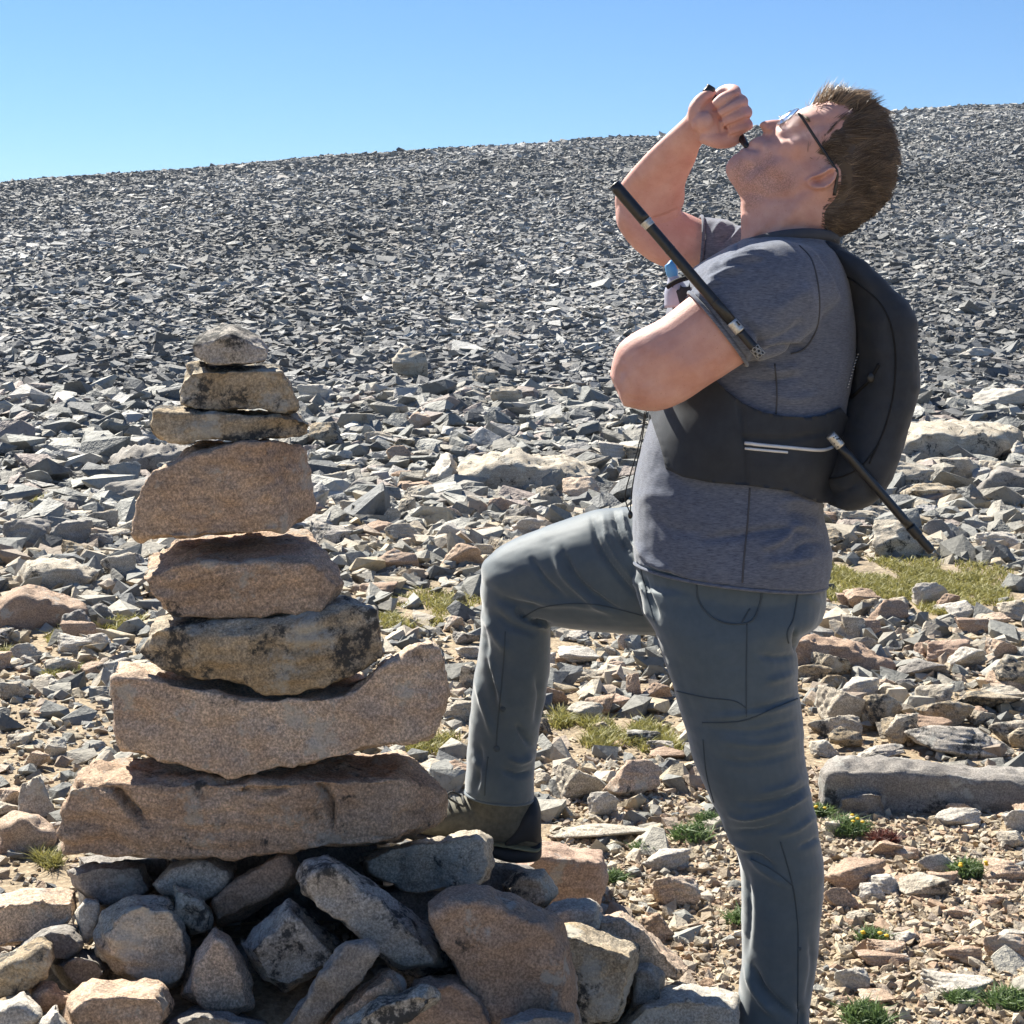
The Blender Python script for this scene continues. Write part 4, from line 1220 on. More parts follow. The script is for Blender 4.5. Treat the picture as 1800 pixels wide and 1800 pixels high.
def head_map(Q, poly=HEAD, extra=0.0):
    d = seg_dist(Q, poly, True)
    ins = in_poly(Q, poly)
    d2 = ((Q[:, None, :] - CTRL[None, :, :2]) ** 2).sum(-1) + 30.0
    wt = 1 / d2 ** 1.9
    wt /= wt.sum(1, keepdims=True)
    wd = wt @ CTRL[:, 2]; R = wt @ CTRL[:, 3]
    t = np.clip(d / R, 0, 1)
    w = wd * np.sqrt(np.clip(1 - (1 - t) ** 2, 0, 1)) + extra
    # relief of the face
    def bump(x, y, r, h, a=1.0, rot=0.0):
        dx, dy = Q[:, 0] - x, Q[:, 1] - y
        u = dx * math.cos(rot) + dy * math.sin(rot); v = -dx * math.sin(rot) + dy * math.cos(rot)
        return h * np.exp(-(u / r) ** 2 - (v / (r * a)) ** 2)
    w = w + bump(1347, 229, 6, 6) - bump(1341, 232, 2.6, 3) - bump(1354, 236, 4, 2)
    w = w + bump(1385, 228, 9, 5.0, 0.7) - bump(1377, 219, 7, 4) - bump(1371, 232, 7, 2.0)
    w = w + bump(1403, 214, 12, 4.5, .6, 0.9) + bump(1386, 255, 20, 3, .8)
    g = seg_dist(Q, [(1308, 261), (1320, 264), (1331, 266)])
    w = w - 4 * np.exp(-(g / 2.6) ** 2) + bump(1317, 270, 6, 2.5) + bump(1322, 255, 6, 2.0)
    g = seg_dist(Q, [(1352, 240), (1345, 255), (1338, 270)])
    w = w - 2.2 * np.exp(-(g / 4) ** 2)
    g = seg_dist(Q, [(1381, 233), (1388, 229), (1393, 222)])
    w = w - 2.0 * np.exp(-(g / 1.8) ** 2)
    g = seg_dist(Q, [(1310, 338), (1345, 352), (1385, 350), (1412, 332)])
    w = w - 4.0 * np.exp(-(g / 9) ** 2)
    return np.where(ins, np.maximum(w, 0.4), -1), d

EAR = np.array([(1403, 325), (1404, 319), (1412, 314), (1422, 311), (1432, 305), (1441, 299), (1449, 297), (1456, 301), (1458, 311), (1454, 322), (1446, 332), (1435, 338.5), (1421, 339), (1409, 334)], float)
def ear_relief(Q):
    ins = in_poly(Q, EAR); d = seg_dist(Q, EAR, True)
    rim = 9 + 9 * np.exp(-((d - 4.0) / 3.2) ** 2)
    con = 19 * np.exp(-(np.hypot((Q[:, 0] - 1424) / 9, (Q[:, 1] - 321) / 5.5)) ** 2) + 8 * np.exp(-(seg_dist(Q, [(1434, 317), (1449, 307)]) / 3.2) ** 2)
    fl = np.clip((Q[:, 0] - 1400) / 40, 0.15, 1)
    h = rim * (0.45 + 0.55 * fl) - con * np.clip(d / 5, 0, 1)
    h = h * np.clip(d / 1.6, 0.3, 1)
    return np.where(ins, h, 0)

def shell(poly, fn, step=1.6):
    poly = np.array(poly, float)
    x0, y0 = poly.min(0) - 2 * step; x1, y1 = poly.max(0) + 2 * step
    nx = int((x1 - x0) / step) + 1; ny = int((y1 - y0) / step) + 1
    gx, gy = np.meshgrid(x0 + np.arange(nx) * step, y0 + np.arange(ny) * step)
    Q = np.stack([gx.ravel(), gy.ravel()], 1)
    w = fn(Q)
    use = w >= 0
    ids = -np.ones(len(Q), int); k = np.where(use)[0]; ids[k] = np.arange(len(k))
    A = Wa(Q[k], HY); A[:, 1] = HY - w[k] / 1000
    B = Wa(Q[k], HY); B[:, 1] = HY + w[k] / 1000
    n = len(k); I = ids.reshape(ny, nx)
    c = np.stack([I[:-1, :-1], I[1:, :-1], I[1:, 1:], I[:-1, 1:]], -1).reshape(-1, 4)
    c = c[(c >= 0).all(1)]
    F = c.tolist()
    E = {}
    for q in F:
        for a in range(4): E[(q[a], q[(a + 1) % 4])] = 1
    side = [[b, a, a + n, b + n] for (a, b) in E if (b, a) not in E]
    return np.concatenate([A, B]), F + [[v + n for v in q[::-1]] for q in F] + side

head_part = shell(HEAD, lambda Q: (lambda w: np.where(w >= 0, w + ear_relief(Q), w))(head_map(Q)[0]))
neck = loft([(1302, 360, 1450, 345, HY + .01, .052), (1303, 395, 1455, 395, HY + .01, .06), (1300, 440, 1462, 435, HY + .015, .068), (1280, 500, 1470, 480, HY + .02, .08)])
# far (right) arm, raised to the mouth
FA = 3.26
far_up = loft([(1300, 410, 1300, 480, FA - .02, .04), (1250, 394, 1246, 474, FA, .046), (1200, 372, 1170, 470, FA + .005, .049), (1150, 362, 1120, 442, FA + .005, .047), (1110, 352, 1088, 402, FA, .043), (1095, 345, 1082, 372, FA - .005, .03)])
far_fore = loft([(1090, 395, 1150, 412, FA - .005, .032), (1081, 362, 1190, 388, FA - .01, .043), (1084, 336, 1203, 352, FA - .03, .046), (1102, 308, 1205, 322, FA - .06, .045), (1142, 264, 1222, 284, FA - .115, .036), (1188, 221, 1232, 256, FA - .165, .028), (1210, 200, 1250, 240, FA - .185, .024)])
# hand: palm, four curled fingers, thumb
HZ = 3.075
def chain(pts, rr, n=12):
    return tube([W(*p) for p in pts], [r / 1000 for r in rr], n, 4)

palm = loft([(1205, 208, 1238, 252, HZ, .022), (1212, 190, 1262, 255, HZ, .027), (1230, 176, 1290, 250, HZ + .006, .027), (1248, 172, 1302, 240, HZ + .012, .022)], 20)
heel = chain([(1232, 240, HZ - .012), (1262, 247, HZ - .014), (1288, 244, HZ - .008), (1298, 236, HZ + .002)], [11, 15, 14, 9])
thenar = chain([(1222, 222, HZ - .012), (1236, 214, HZ - .022), (1250, 206, HZ - .022)], [14, 18, 12])
thumb = chain([(1224, 212, HZ - .012), (1222, 192, HZ - .016), (1233, 175, HZ - .012), (1247, 166, HZ - .004), (1254, 162, HZ + .004)], [15, 13, 11.5, 10, 7])
f1 = chain([(1246, 186, HZ + .035), (1272, 162, HZ + .034), (1290, 160, HZ + .012), (1287, 167, HZ - .018), (1270, 175, HZ - .032), (1256, 186, HZ - .03)], [12, 12.5, 12.2, 12, 11.3, 9])
f2 = chain([(1254, 198, HZ + .036), (1284, 178, HZ + .036), (1303, 178, HZ + .012), (1297, 184, HZ - .022), (1279, 191, HZ - .036), (1264, 200, HZ - .033)], [12, 12.8, 12.6, 12.2, 11.5, 9])
f3 = chain([(1262, 212, HZ + .034), (1294, 196, HZ + .034), (1311, 197, HZ + .012), (1304, 203, HZ - .022), (1287, 209, HZ - .034), (1272, 217, HZ - .03)], [11.5, 12.4, 12.2, 11.8, 11, 9])
f4 = chain([(1272, 228, HZ + .03), (1300, 218, HZ + .03), (1313, 219, HZ + .012), (1308, 224, HZ - .014), (1294, 229, HZ - .026), (1281, 234, HZ - .023)], [10.5, 11.2, 11, 10.6, 10, 8])
# near (left) arm, folded across the chest; the hand rests out of sight behind it
NA = 2.85
near_up = loft([(1330, 470, 1390, 570, NA + .03, .04), (1268, 490, 1345, 606, NA + .01, .048), (1214, 520, 1310, 636, NA - .002, .055), (1162, 560, 1256, 670, NA - .004, .053), (1112, 586, 1206, 704, NA, .051), (1084, 612, 1152, 723, NA + .01, .047), (1072, 660, 1096, 714, NA + .02, .032)])
near_fore = loft([(1078, 622, 1138, 712, NA + .02, .04), (1092, 622, 1150, 702, NA + .08, .042), (1108, 618, 1160, 690, NA + .15, .038), (1130, 612, 1174, 668, NA + .22, .03), (1144, 608, 1184, 655, NA + .25, .026)], 20)
lhand = [loft([(1142, 608, 1182, 655, NA + .24, .025), (1150, 597, 1198, 658, NA + .28, .03), (1160, 593, 1207, 656, NA + .32, .03)], 16)]
for i in range(4):
    y0 = 600 + i * 15
    lhand.append(chain([(1176 + i, y0, NA + .31), (1190, y0 - 2, NA + .345), (1196, y0 - 4, NA + .375), (1200, y0 - 4, NA + .395)], [9, 9, 8.4, 6.5], 10))
lhand.append(chain([(1162, 604, NA + .26), (1168, 588, NA + .285), (1178, 578, NA + .30)], [11, 10, 8], 10))
skinV, skinF = voxel([head_part, neck, far_up, far_fore, palm, heel, thenar, thumb, f1, f2, f3, f4, near_up, near_fore] + lhand, 0.0028, 2, 0.5)
skinF = np.asarray(skinF)
# anatomy: elbow, forearm muscle, palm and wrist lines
skinV = folds(skinV, skinF, [([(1135, 387), (1170, 380), (1206, 362)], -0.005, 4), ([(1098, 640), (1085, 668), (1092, 700)], -0.004, 9), ([(1085, 694), (1108, 702), (1130, 705)], -.002, 6), ([(1160, 600), (1200, 640), (1250, 650)], .004, 22), ([(1120, 640), (1170, 680), (1240, 668)], -.003, 18), ([(1120, 330), (1150, 300), (1190, 270)], .004, 14), ([(1150, 345), (1180, 310), (1205, 280)], -.003, 10),
    ([(1224, 236), (1228, 222), (1222, 206)], -0.002, 4), ([(1262, 200), (1266, 222), (1270, 240)], -0.003, 3), ([(1256, 194), (1276, 182), (1297, 168)], -.004, 2.2, 0), ([(1266, 208), (1286, 198), (1308, 186)], -.004, 2.2, 0), ([(1276, 224), (1294, 217), (1316, 208)], -.004, 2.2, 0), ([(1284, 240), (1300, 234), (1318, 230)], -.003, 2.0, 0), ([(1216, 214), (1226, 240)], -0.0022, 3), ([(1312, 345), (1306, 400)], 0.002, 8), ([(1420, 345), (1370, 400), (1330, 432)], 0.005, 12)])
# simple core under the clothes keeps the body in one mesh
core = [loft([(1300, 430, 1440, 430, HY, .06), (1250, 480, 1450, 470, HY, .15), (1200, 620, 1450, 640, HY, .14), (1170, 800, 1410, 820, HY, .13), (1150, 960, 1410, 980, HY, .14), (1170, 1060, 1410, 1060, HY, .15)], 16, 2),
        loft([(1180, 1060, 1390, 1060, 2.97, .06), (1230, 1260, 1380, 1260, 2.96, .06), (1300, 1480, 1410, 1480, 2.95, .05), (1330, 1780, 1395, 1780, 2.95, .035)], 12, 2),
        loft([(1170, 940, 1190, 1080, 3.12, .06), (1000, 960, 1010, 1070, 3.17, .06), (890, 985, 940, 1060, 3.2, .05), (860, 1060, 930, 1080, 3.2, .05), (850, 1380, 910, 1385, 3.2, .035)], 12, 2)]
nskin = len(skinV)
BV, BF = join([(skinV, skinF)] + core)
body = put('body', BV, BF, M['skin'], parent=MAN, label='fair skinned head with stubble, bare arms and fist')
Q = topx(BV)
beard_poly = [(1276, 283), (1300, 272), (1312, 276), (1340, 272), (1352, 250), (1362, 262), (1375, 290), (1402, 300), (1408, 330), (1390, 345), (1350, 352), (1320, 380), (1300, 372), (1272, 300)]
bd = np.clip(seg_dist(Q, beard_poly, True) / 16, 0, 1) * in_poly(Q, beard_poly) * (np.arange(len(BV)) < nskin)
a = body.data.attributes.new('beard', 'FLOAT', 'POINT'); a.data.foreach_set('value', (0.45 * bd).astype(np.float32))
fl = np.zeros(len(BV))
for (x, y, r, h) in [(1385, 262, 28, .35), (1300, 222, 26, .45), (1270, 245, 25, .4), (1428, 320, 26, .35), (1345, 222, 14, .5), (1200, 620, 90, .25), (1150, 430, 50, .2)]:
    fl = np.maximum(fl, h * np.exp(-((Q[:, 0] - x) ** 2 + (Q[:, 1] - y) ** 2) / r ** 2))
a = body.data.attributes.new('flush', 'FLOAT', 'POINT'); a.data.foreach_set('value', fl.astype(np.float32))

# ---- hair: cap plus strands
HAIRP = [(1428, 186), (1446, 180), (1468, 186), (1480, 192), (1492, 202), (1494, 210), (1484, 216), (1468, 221), (1450, 231), (1438, 244), (1428, 258), (1419, 268), (1410, 279), (1418, 285), (1434, 287), (1448, 296), (1456, 308), (1456, 330), (1448, 350), (1437, 364), (1433, 378), (1438, 396), (1452, 418), (1468, 428),
         (1500, 410), (1530, 388), (1554, 360), (1570, 325), (1576, 285), (1570, 245), (1556, 208), (1535, 180), (1508, 163), (1478, 158), (1450, 166)]
HEADH = [(1306, 430), (1306, 360), (1340, 260), (1380, 210), (1428, 181), (1450, 168), (1478, 160), (1508, 164), (1535, 182), (1556, 210), (1570, 247), (1576, 286), (1570, 323), (1555, 355), (1531, 382), (1500, 405), (1470, 420), (1452, 430)]
def hair_w(Q):
    w, d = head_map(Q, HEADH, 0.0)
    m = in_poly(Q, HAIRP)
    dd = seg_dist(Q, HAIRP, True)
    return np.where(m & (w > 0), w + np.clip(dd / 26, 0, 1) * 7.0 - 2.6, -1)
capV, capF = voxel([shell(HAIRP, hair_w, 1.6)], 0.003, 4)
n = 15000
Q = np.stack([RNG.uniform(1405, 1580, n * 3), RNG.uniform(155, 432, n * 3)], 1)
HAIRW = [(x + (4 if x > 1500 else -6) * (0 if x > 1520 else 1) * RNG.uniform(0.4, 1), y) for x, y in HAIRP]
def hair_w2(Q):
    w, d = head_map(Q, HEADH, 0.0)
    ins = in_poly(Q, HAIRP); dd = seg_dist(Q, HAIRP, True)
    edge = (~ins) & (RNG.random(len(Q)) < np.exp(-dd / 3.0) * 0.9)
    return np.where((ins | edge) & (w > 0), w + np.where(ins, np.clip(dd / 26, 0, 1) * 7.0 - 1.5, 0.3), -1)
w = hair_w2(Q)
Q = Q[w > 0][:n]; w = w[w > 0][:n]
eps = 1.5
def safe(q):
    v = hair_w(q); return np.where(v < 0, 0, v)
gx_ = (safe(Q + [eps, 0]) - safe(Q - [eps, 0])) / (2 * eps); gy_ = (safe(Q + [0, eps]) - safe(Q - [0, eps])) / (2 * eps)
nn = np.stack([-gx_, -gy_, np.ones(len(Q))], 1); nn /= np.linalg.norm(nn, axis=1, keepdims=True)     # px x, px y, outward from middle plane
side = np.where(RNG.random(len(Q)) < 0.68, -1.0, 1.0)
# combing: from the brow back to the whorl, then down to the nape
fx = np.array([1, .35]); top = np.clip((235 - Q[:, 1]) / 60, 0, 1) * np.clip((1530 - Q[:, 0]) / 80, 0, 1)
low = np.clip((Q[:, 1] - 330) / 70, 0, 1)
dirx = 1.0 - 0.7 * top - 0.3 * low; diry = -0.35 + 0.5 * np.clip((Q[:, 0] - 1460) / 90, 0, 1.6) - 0.75 * top + 0.55 * low
tn = np.stack([dirx, diry], 1); tn /= np.linalg.norm(tn, axis=1, keepdims=True)
Qc = np.column_stack([Q * .07, np.zeros(len(Q))])
tn += RNG.normal(0, 0.12, tn.shape) + .55 * np.stack([vnoise(Qc, 71), vnoise(Qc, 72)], 1)
P0 = Wa(Q, HY); P0[:, 1] = HY + side * (w - 2) / 1000
N3 = np.stack([nn[:, 0], side * nn[:, 2], -nn[:, 1]], 1)
T3 = np.stack([tn[:, 0], RNG.normal(0, .15, len(Q)), -tn[:, 1]], 1)
T3 -= N3 * (T3 * N3).sum(1, keepdims=True) * 0.9
Lh = RNG.uniform(.018, .038, len(Q)) * (1 - .5 * low) * (1 - .1 * top)
lift = (.02 + .5 * top) * RNG.uniform(.4, 1.4, len(Q)) + .08
st = []
for t in (0, .5, 1.0):
    st.append(P0 + (T3 * t + N3 * lift[:, None] * (t * (1.15 - .35 * t))) * Lh[:, None])
S = np.stack(st, 1)                                   # n,4,3
rad = np.array([.00065, .00055, .0001])
ex = np.cross(T3, N3); ex /= np.linalg.norm(ex, axis=1, keepdims=True) + 1e-9
R = np.stack([ex, -0.5 * ex + .86 * N3, -0.5 * ex - .86 * N3], 1)     # n,3,3
SV = (S[:, :, None, :] + R[:, None, :, :] * rad[None, :, None, None]).reshape(-1, 3)
q = []
for l in range(2):
    for j in range(3):
        q.append([l * 3 + j, l * 3 + (j + 1) % 3, (l + 1) * 3 + (j + 1) % 3, (l + 1) * 3 + j])
SF = (np.array(q)[None] + (np.arange(len(Q)) * 9)[:, None, None]).reshape(-1, 4)
hv = np.concatenate([capV, SV]); hf = np.concatenate([np.asarray(capF), SF + len(capV)])
hair = put('hair', hv, hf, M['hair'], parent=MAN, label='short tousled brown hair')
tone = np.concatenate([np.full(len(capV), .25), np.repeat(np.clip(RNG.normal(.42, .18, len(Q)) + .18 * vnoise(Qc * 1.5, 73) + .5 * top, 0, 1), 9)])  # top strands lightened in colour to imitate sunlight on the hair
a = hair.data.attributes.new('tone', 'FLOAT', 'POINT'); a.data.foreach_set('value', tone.astype(np.float32))
# eyebrow
ev = []
for i in range(140):
    t = random.random(); x = 1394 + 18 * t + random.uniform(-2, 2); y = 203 + 12 * t * t + random.uniform(-2, 2)
    w0 = head_map(np.array([[x, y]]))[0][0]
    if w0 < 0: continue
    p = W(x, y, HY); p[1] = HY - (w0 + .5) / 1000
    p2 = p + np.array([random.uniform(-.001, .006), random.uniform(-.003, -.001), -random.uniform(.001, .006)])
    ev.append(tube([p, p2], [.0006, .0002], 4))
V, F = join(ev)
eb = put('eyebrow', V, F, M['hair'], parent=MAN)
a = eb.data.attributes.new('tone', 'FLOAT', 'POINT'); a.data.foreach_set('value', np.full(len(V), .6, np.float32))

# ---- shirt
torso = loft([(1112, 985, 1450, 1024, 3.05, .178), (1111, 950, 1457, 975, 3.05, .178), (1112, 900, 1445, 920, 3.05, .172), (1115, 850, 1440, 870, 3.05, .165), (1128, 790, 1462, 800, 3.05, .162), (1146, 730, 1482, 740, 3.05, .165), (1160, 660, 1492, 670, 3.05, .17),
              (1168, 590, 1496, 600, 3.05, .175), (1180, 530, 1492, 540, 3.05, .185), (1215, 475, 1482, 490, 3.05, .185), (1268, 440, 1470, 452, 3.05, .15), (1300, 424, 1462, 432, 3.05, .10), (1308, 418, 1456, 422, 3.05, .085)], 40, 5, 2.4)
n_sl = loft([(1212, 514, 1312, 640, NA - .002, .063), (1224, 500, 1324, 638, NA - .002, .066), (1256, 466, 1356, 628, NA + .004, .069), (1310, 433, 1400, 606, NA + .02, .07), (1372, 424, 1445, 560, NA + .05, .07), (1420, 432, 1475, 530, NA + .09, .065)], 32, 5)
f_sl = loft([(1234, 380, 1226, 484, FA, .06), (1245, 380, 1238, 488, FA, .062), (1275, 386, 1270, 520, FA - .01, .066), (1310, 400, 1340, 560, FA - .03, .07), (1360, 420, 1420, 560, FA - .07, .07)], 32, 5)
shV, shF = voxel([torso, n_sl, f_sl], 0.0042, 9)
# open sleeve mouths, neck and hem read as cloth edges: roll a rim round each
def rim(sec, r, n=40, pw=2.2):
    a = np.linspace(0, 2 * np.pi, n)
    A = W(sec[0], sec[1], sec[4]); B = W(sec[2], sec[3], sec[4])
    c = np.sign(np.cos(a)) * np.abs(np.cos(a)) ** (2 / pw); s = np.sign(np.sin(a)) * np.abs(np.sin(a)) ** (2 / pw)
    P = (A + B) / 2 + np.outer(c, (A - B) / 2) + np.outer(s, [0, sec[5], 0])
    return tube(P, r, 8)
shF = np.asarray(shF)
FOLD = [([(1235, 484), (1282, 455), (1352, 440)], .008, 6), ([(1262, 474), (1300, 459), (1348, 452)], .006, 5), ([(1236, 498), (1276, 479), (1310, 470)], .006, 6), ([(1245, 478), (1290, 449), (1340, 436)], -.006, 5), ([(1225, 520), (1250, 500), (1275, 492)], .005, 5),
        ([(1280, 428), (1296, 410), (1306, 396)], .006, 5), ([(1262, 432), (1285, 405), (1298, 392)], -.006, 5), ([(1290, 440), (1300, 425), (1307, 412)], -.005, 4), ([(1250, 420), (1262, 398), (1275, 388)], .005, 6), ([(1296, 432), (1303, 420), (1308, 408)], .005, 4),
        ([(1338, 622), (1380, 610), (1420, 612)], -.008, 6), ([(1335, 640), (1370, 650), (1410, 640)], .005, 8), ([(1340, 600), (1380, 590), (1420, 560)], -.005, 9), ([(1312, 642), (1330, 625), (1345, 590)], -.008, 7), ([(1300, 560), (1330, 590), (1340, 615)], -.005, 8),
        ([(1300, 660), (1350, 670), (1420, 660)], -.005, 8), ([(1340, 690), (1400, 700), (1450, 690)], .004, 10), ([(1350, 560), (1400, 520), (1440, 510)], .004, 16),
        ([(1220, 952), (1300, 940), (1380, 930), (1440, 945)], -.006, 8), ([(1330, 965), (1370, 950), (1400, 925), (1435, 935)], .007, 7), ([(1390, 975), (1420, 955), (1450, 960)], -.007, 6), ([(1340, 990), (1400, 985), (1450, 975)], .005, 8),
        ([(1130, 900), (1180, 930), (1260, 940)], -.003, 12), ([(1115, 975), (1150, 1005), (1200, 1018)], -.006, 8), ([(1120, 950), (1140, 985), (1180, 1010)], .006, 7), ([(1120, 880), (1150, 870), (1200, 880)], .003, 12), ([(1380, 900), (1420, 905), (1440, 920)], -.006, 7), ([(1370, 880), (1410, 880), (1440, 895)], .005, 7),
        ([(1150, 790), (1200, 850), (1260, 870)], -.002, 12), ([(1440, 470), (1450, 560), (1440, 640)], -.003, 12)]
shV = folds(shV, shF, [(a_, b_ * 1.35, c_ * .9) for a_, b_, c_ in FOLD])
Nn = vnormals(shV, shF)
shV = shV + Nn * (fbm(shV, 9, 2, 3) * .0025 + fbm(shV * np.array([1, 1, 1.5]), 24, 2, 5) * .0012)[:, None]
shirt = put('shirt', shV, shF, M['shirt'], parent=MAN, label='heather grey short sleeved t-shirt')
SB = bvh_of(shV, shF)
for sec, r, nm in (((1211, 514, 1312, 642, NA - .002, .062), .0032, 'sleeve_hem'), ((1233, 380, 1226, 485, FA, .059), .0032, 'sleeve_hem'), ((1113, 987, 1450, 1024, 3.05, .177), .003, 'shirt_hem')):
    V, F = rim(sec, r); put(nm, V, F, M['shirt'], parent=shirt)
aa = np.linspace(0, 2 * np.pi, 48)
CA, CB = W(1300, 438, HY + .01), W(1466, 424, HY + .01)
P = (CA + CB) / 2 + np.outer(np.cos(aa), (CA - CB) / 2) + np.outer(np.sin(aa), [0, .082, 0])
P[:, 2] += np.abs(np.sin(aa)) ** 1.3 * .016
V, F = tube(P, .0105, 10)
put('collar', V, F, M['shirtseam'], parent=shirt)
def seam(name, bvh, pl, r, mat, parent, off=.0004, n=6):
    P = onto(bvh, dense(pl, 5), off)
    V, F = tube(P, r, n); return put(name, V, F, mat, parent=parent)
seam('seam', SB, [(1405, 432), (1428, 460), (1440, 520), (1436, 575), (1415, 612), (1390, 622)], .0016, M['shirtseam'], shirt)
seam('seam', SB, [(1362, 640), (1366, 690), (1364, 728)], .0014, M['shirtseam'], shirt)
seam('seam', SB, [(1318, 858), (1314, 920), (1308, 980), (1305, 1024)], .0016, M['shirtseam'], shirt)

# ---- trousers
pelvis = loft([(1110, 950, 1440, 960, 3.05, .15), (1112, 985, 1448, 1015, 3.05, .165), (1122, 1040, 1449, 1045, 3.05, .165), (1140, 1090, 1440, 1085, 3.05, .155), (1165, 1120, 1402, 1116, 3.05, .12)], 32, 5)
nleg = loft([(1125, 1030, 1440, 1035, 2.99, .10), (1142, 1090, 1436, 1088, 2.975, .105), (1157, 1125, 1404, 1118, 2.97, .105), (1176, 1180, 1400, 1180, 2.965, .103), (1198, 1260, 1408, 1260, 2.96, .098), (1220, 1340, 1415, 1340, 2.955, .092), (1254, 1415, 1428, 1410, 2.95, .085),
             (1286, 1476, 1440, 1480, 2.95, .078), (1303, 1536, 1446, 1540, 2.95, .074), (1306, 1610, 1442, 1612, 2.95, .07), (1305, 1690, 1434, 1690, 2.95, .066), (1296, 1760, 1423, 1762, 2.95, .064), (1290, 1830, 1420, 1832, 2.95, .066), (1288, 1880, 1420, 1882, 2.95, .066)], 36, 5)
fthigh = loft([(1190, 880, 1215, 1110, 3.11, .10), (1120, 889, 1145, 1116, 3.13, .105), (1050, 898, 1070, 1111, 3.15, .102), (980, 920, 1010, 1104, 3.17, .096), (918, 943, 965, 1099, 3.19, .088), (872, 967, 940, 1095, 3.2, .08), (850, 990, 918, 1082, 3.2, .068), (845, 1012, 892, 1062, 3.2, .05)], 36, 5)
fshin = loft([(846, 1000, 930, 1040, 3.2, .06), (844, 1040, 962, 1080, 3.2, .072), (846, 1085, 968, 1112, 3.2, .074), (843, 1140, 967, 1160, 3.2, .073), (834, 1190, 962, 1205, 3.2, .07), (828, 1240, 954, 1250, 3.2, .066), (821, 1315, 942, 1320, 3.2, .063), (819, 1360, 938, 1365, 3.2, .063), (818, 1390, 937, 1402, 3.2, .062)], 36, 5)
trV, trF = voxel([pelvis, nleg, fthigh, fshin], 0.0042, 3)
trF = np.asarray(trF)
TF = [  # folds of the trousers
 ([(1040, 905), (1052, 960), (1085, 1010), (1130, 1060)], -.007, 6), ([(1060, 900), (1068, 950), (1100, 1000), (1140, 1040)], .006, 7), ([(1078, 895), (1085, 935), (1110, 980)], -.007, 5), ([(1095, 893), (1100, 930), (1118, 965)], .006, 6),
 ([(985, 955), (1010, 1010), (1050, 1050), (1100, 1080)], -.007, 6), ([(970, 960), (990, 1010), (1030, 1050), (1080, 1085)], .006, 8), ([(930, 975), (960, 1020), (1000, 1055)], -.005, 7), ([(900, 1040), (950, 1060), (1010, 1062), (1080, 1075)], .004, 10), ([(870, 1050), (910, 1062), (960, 1066)], -.005, 8),
 ([(905, 1068), (930, 1092), (965, 1098)], -.013, 6), ([(915, 1085), (945, 1100), (968, 1104)], .008, 5), ([(860, 1070), (900, 1100), (950, 1115)], -.006, 9), ([(850, 1080), (880, 1130), (900, 1150)], .006, 10), ([(848, 1120), (870, 1190), (890, 1260)], .007, 9), ([(850, 1100), (862, 1180), (875, 1250)], -.006, 8),
 ([(835, 1190), (850, 1240), (868, 1300)], .006, 8), ([(940, 1180), (948, 1230), (940, 1280)], -.005, 8), ([(905, 1270), (925, 1300), (938, 1310)], -.007, 7), ([(890, 1330), (915, 1340), (938, 1325)], .007, 7), ([(880, 1350), (910, 1362), (938, 1352)], -.007, 6), ([(830, 1330), (850, 1360), (845, 1400)], .006, 9), ([(840, 1300), (845, 1350), (838, 1390)], -.005, 8),
 ([(1130, 1010), (1140, 1050), (1160, 1090)], -.008, 6), ([(1118, 1000), (1128, 1050), (1150, 1100)], .006, 7), ([(1160, 1130), (1190, 1200), (1210, 1280)], .003, 12),
 ([(1330, 1150), (1370, 1156), (1400, 1150)], -.005, 7), ([(1340, 1200), (1380, 1190), (1402, 1178)], .004, 9), ([(1310, 1250), (1360, 1240), (1405, 1222)], -.005, 7), ([(1240, 1262), (1320, 1255), (1408, 1235)], .004, 8), ([(1240, 1280), (1330, 1285), (1412, 1262)], -.004, 8), ([(1260, 1300), (1340, 1310), (1414, 1290)], .004, 9), ([(1250, 1330), (1320, 1340), (1414, 1318)], -.003, 9),
 ([(1290, 1412), (1340, 1412), (1395, 1398), (1428, 1372)], -.006, 6), ([(1330, 1396), (1380, 1384), (1412, 1366)], .004, 7), ([(1272, 1432), (1310, 1440), (1370, 1425), (1432, 1392)], .006, 6), ([(1285, 1462), (1330, 1462), (1380, 1446)], -.005, 6), ([(1360, 1470), (1400, 1458), (1438, 1430)], .004, 7), ([(1300, 1500), (1335, 1508), (1365, 1528)], -.006, 6), ([(1270, 1440), (1290, 1480), (1325, 1500)], .005, 6), ([(1400, 1490), (1425, 1480), (1442, 1468)], -.004, 6), ([(1305, 1490), (1340, 1530), (1395, 1560)], .004, 9),
 ([(1310, 1520), (1318, 1600), (1312, 1690)], -.004, 8), ([(1322, 1690), (1345, 1740), (1400, 1790)], -.010, 7), ([(1312, 1690), (1330, 1745), (1370, 1795)], .008, 8), ([(1420, 1640), (1428, 1700), (1415, 1770)], -.003, 7), ([(1400, 1760), (1412, 1785), (1410, 1815)], -.006, 6),
 ([(1405, 1045), (1440, 1060), (1445, 1085)], .003, 12), ([(1398, 1100), (1395, 1125), (1402, 1150)], -.006, 5),
]
trV = folds(trV, trF, [(a_, b_ * 1.35, c_ * .68) for a_, b_, c_ in TF])
Nn = vnormals(trV, trF)
trV = trV + Nn * (fbm(trV, 8, 2, 13) * .002 + fbm(trV * np.array([1, 1, 2.0]), 20, 2, 15) * .0012)[:, None]
tro = put('trousers', trV, trF, M['trousers'], parent=MAN, label='slate grey hiking trousers with a slanted side pocket')
TB = bvh_of(trV, trF)
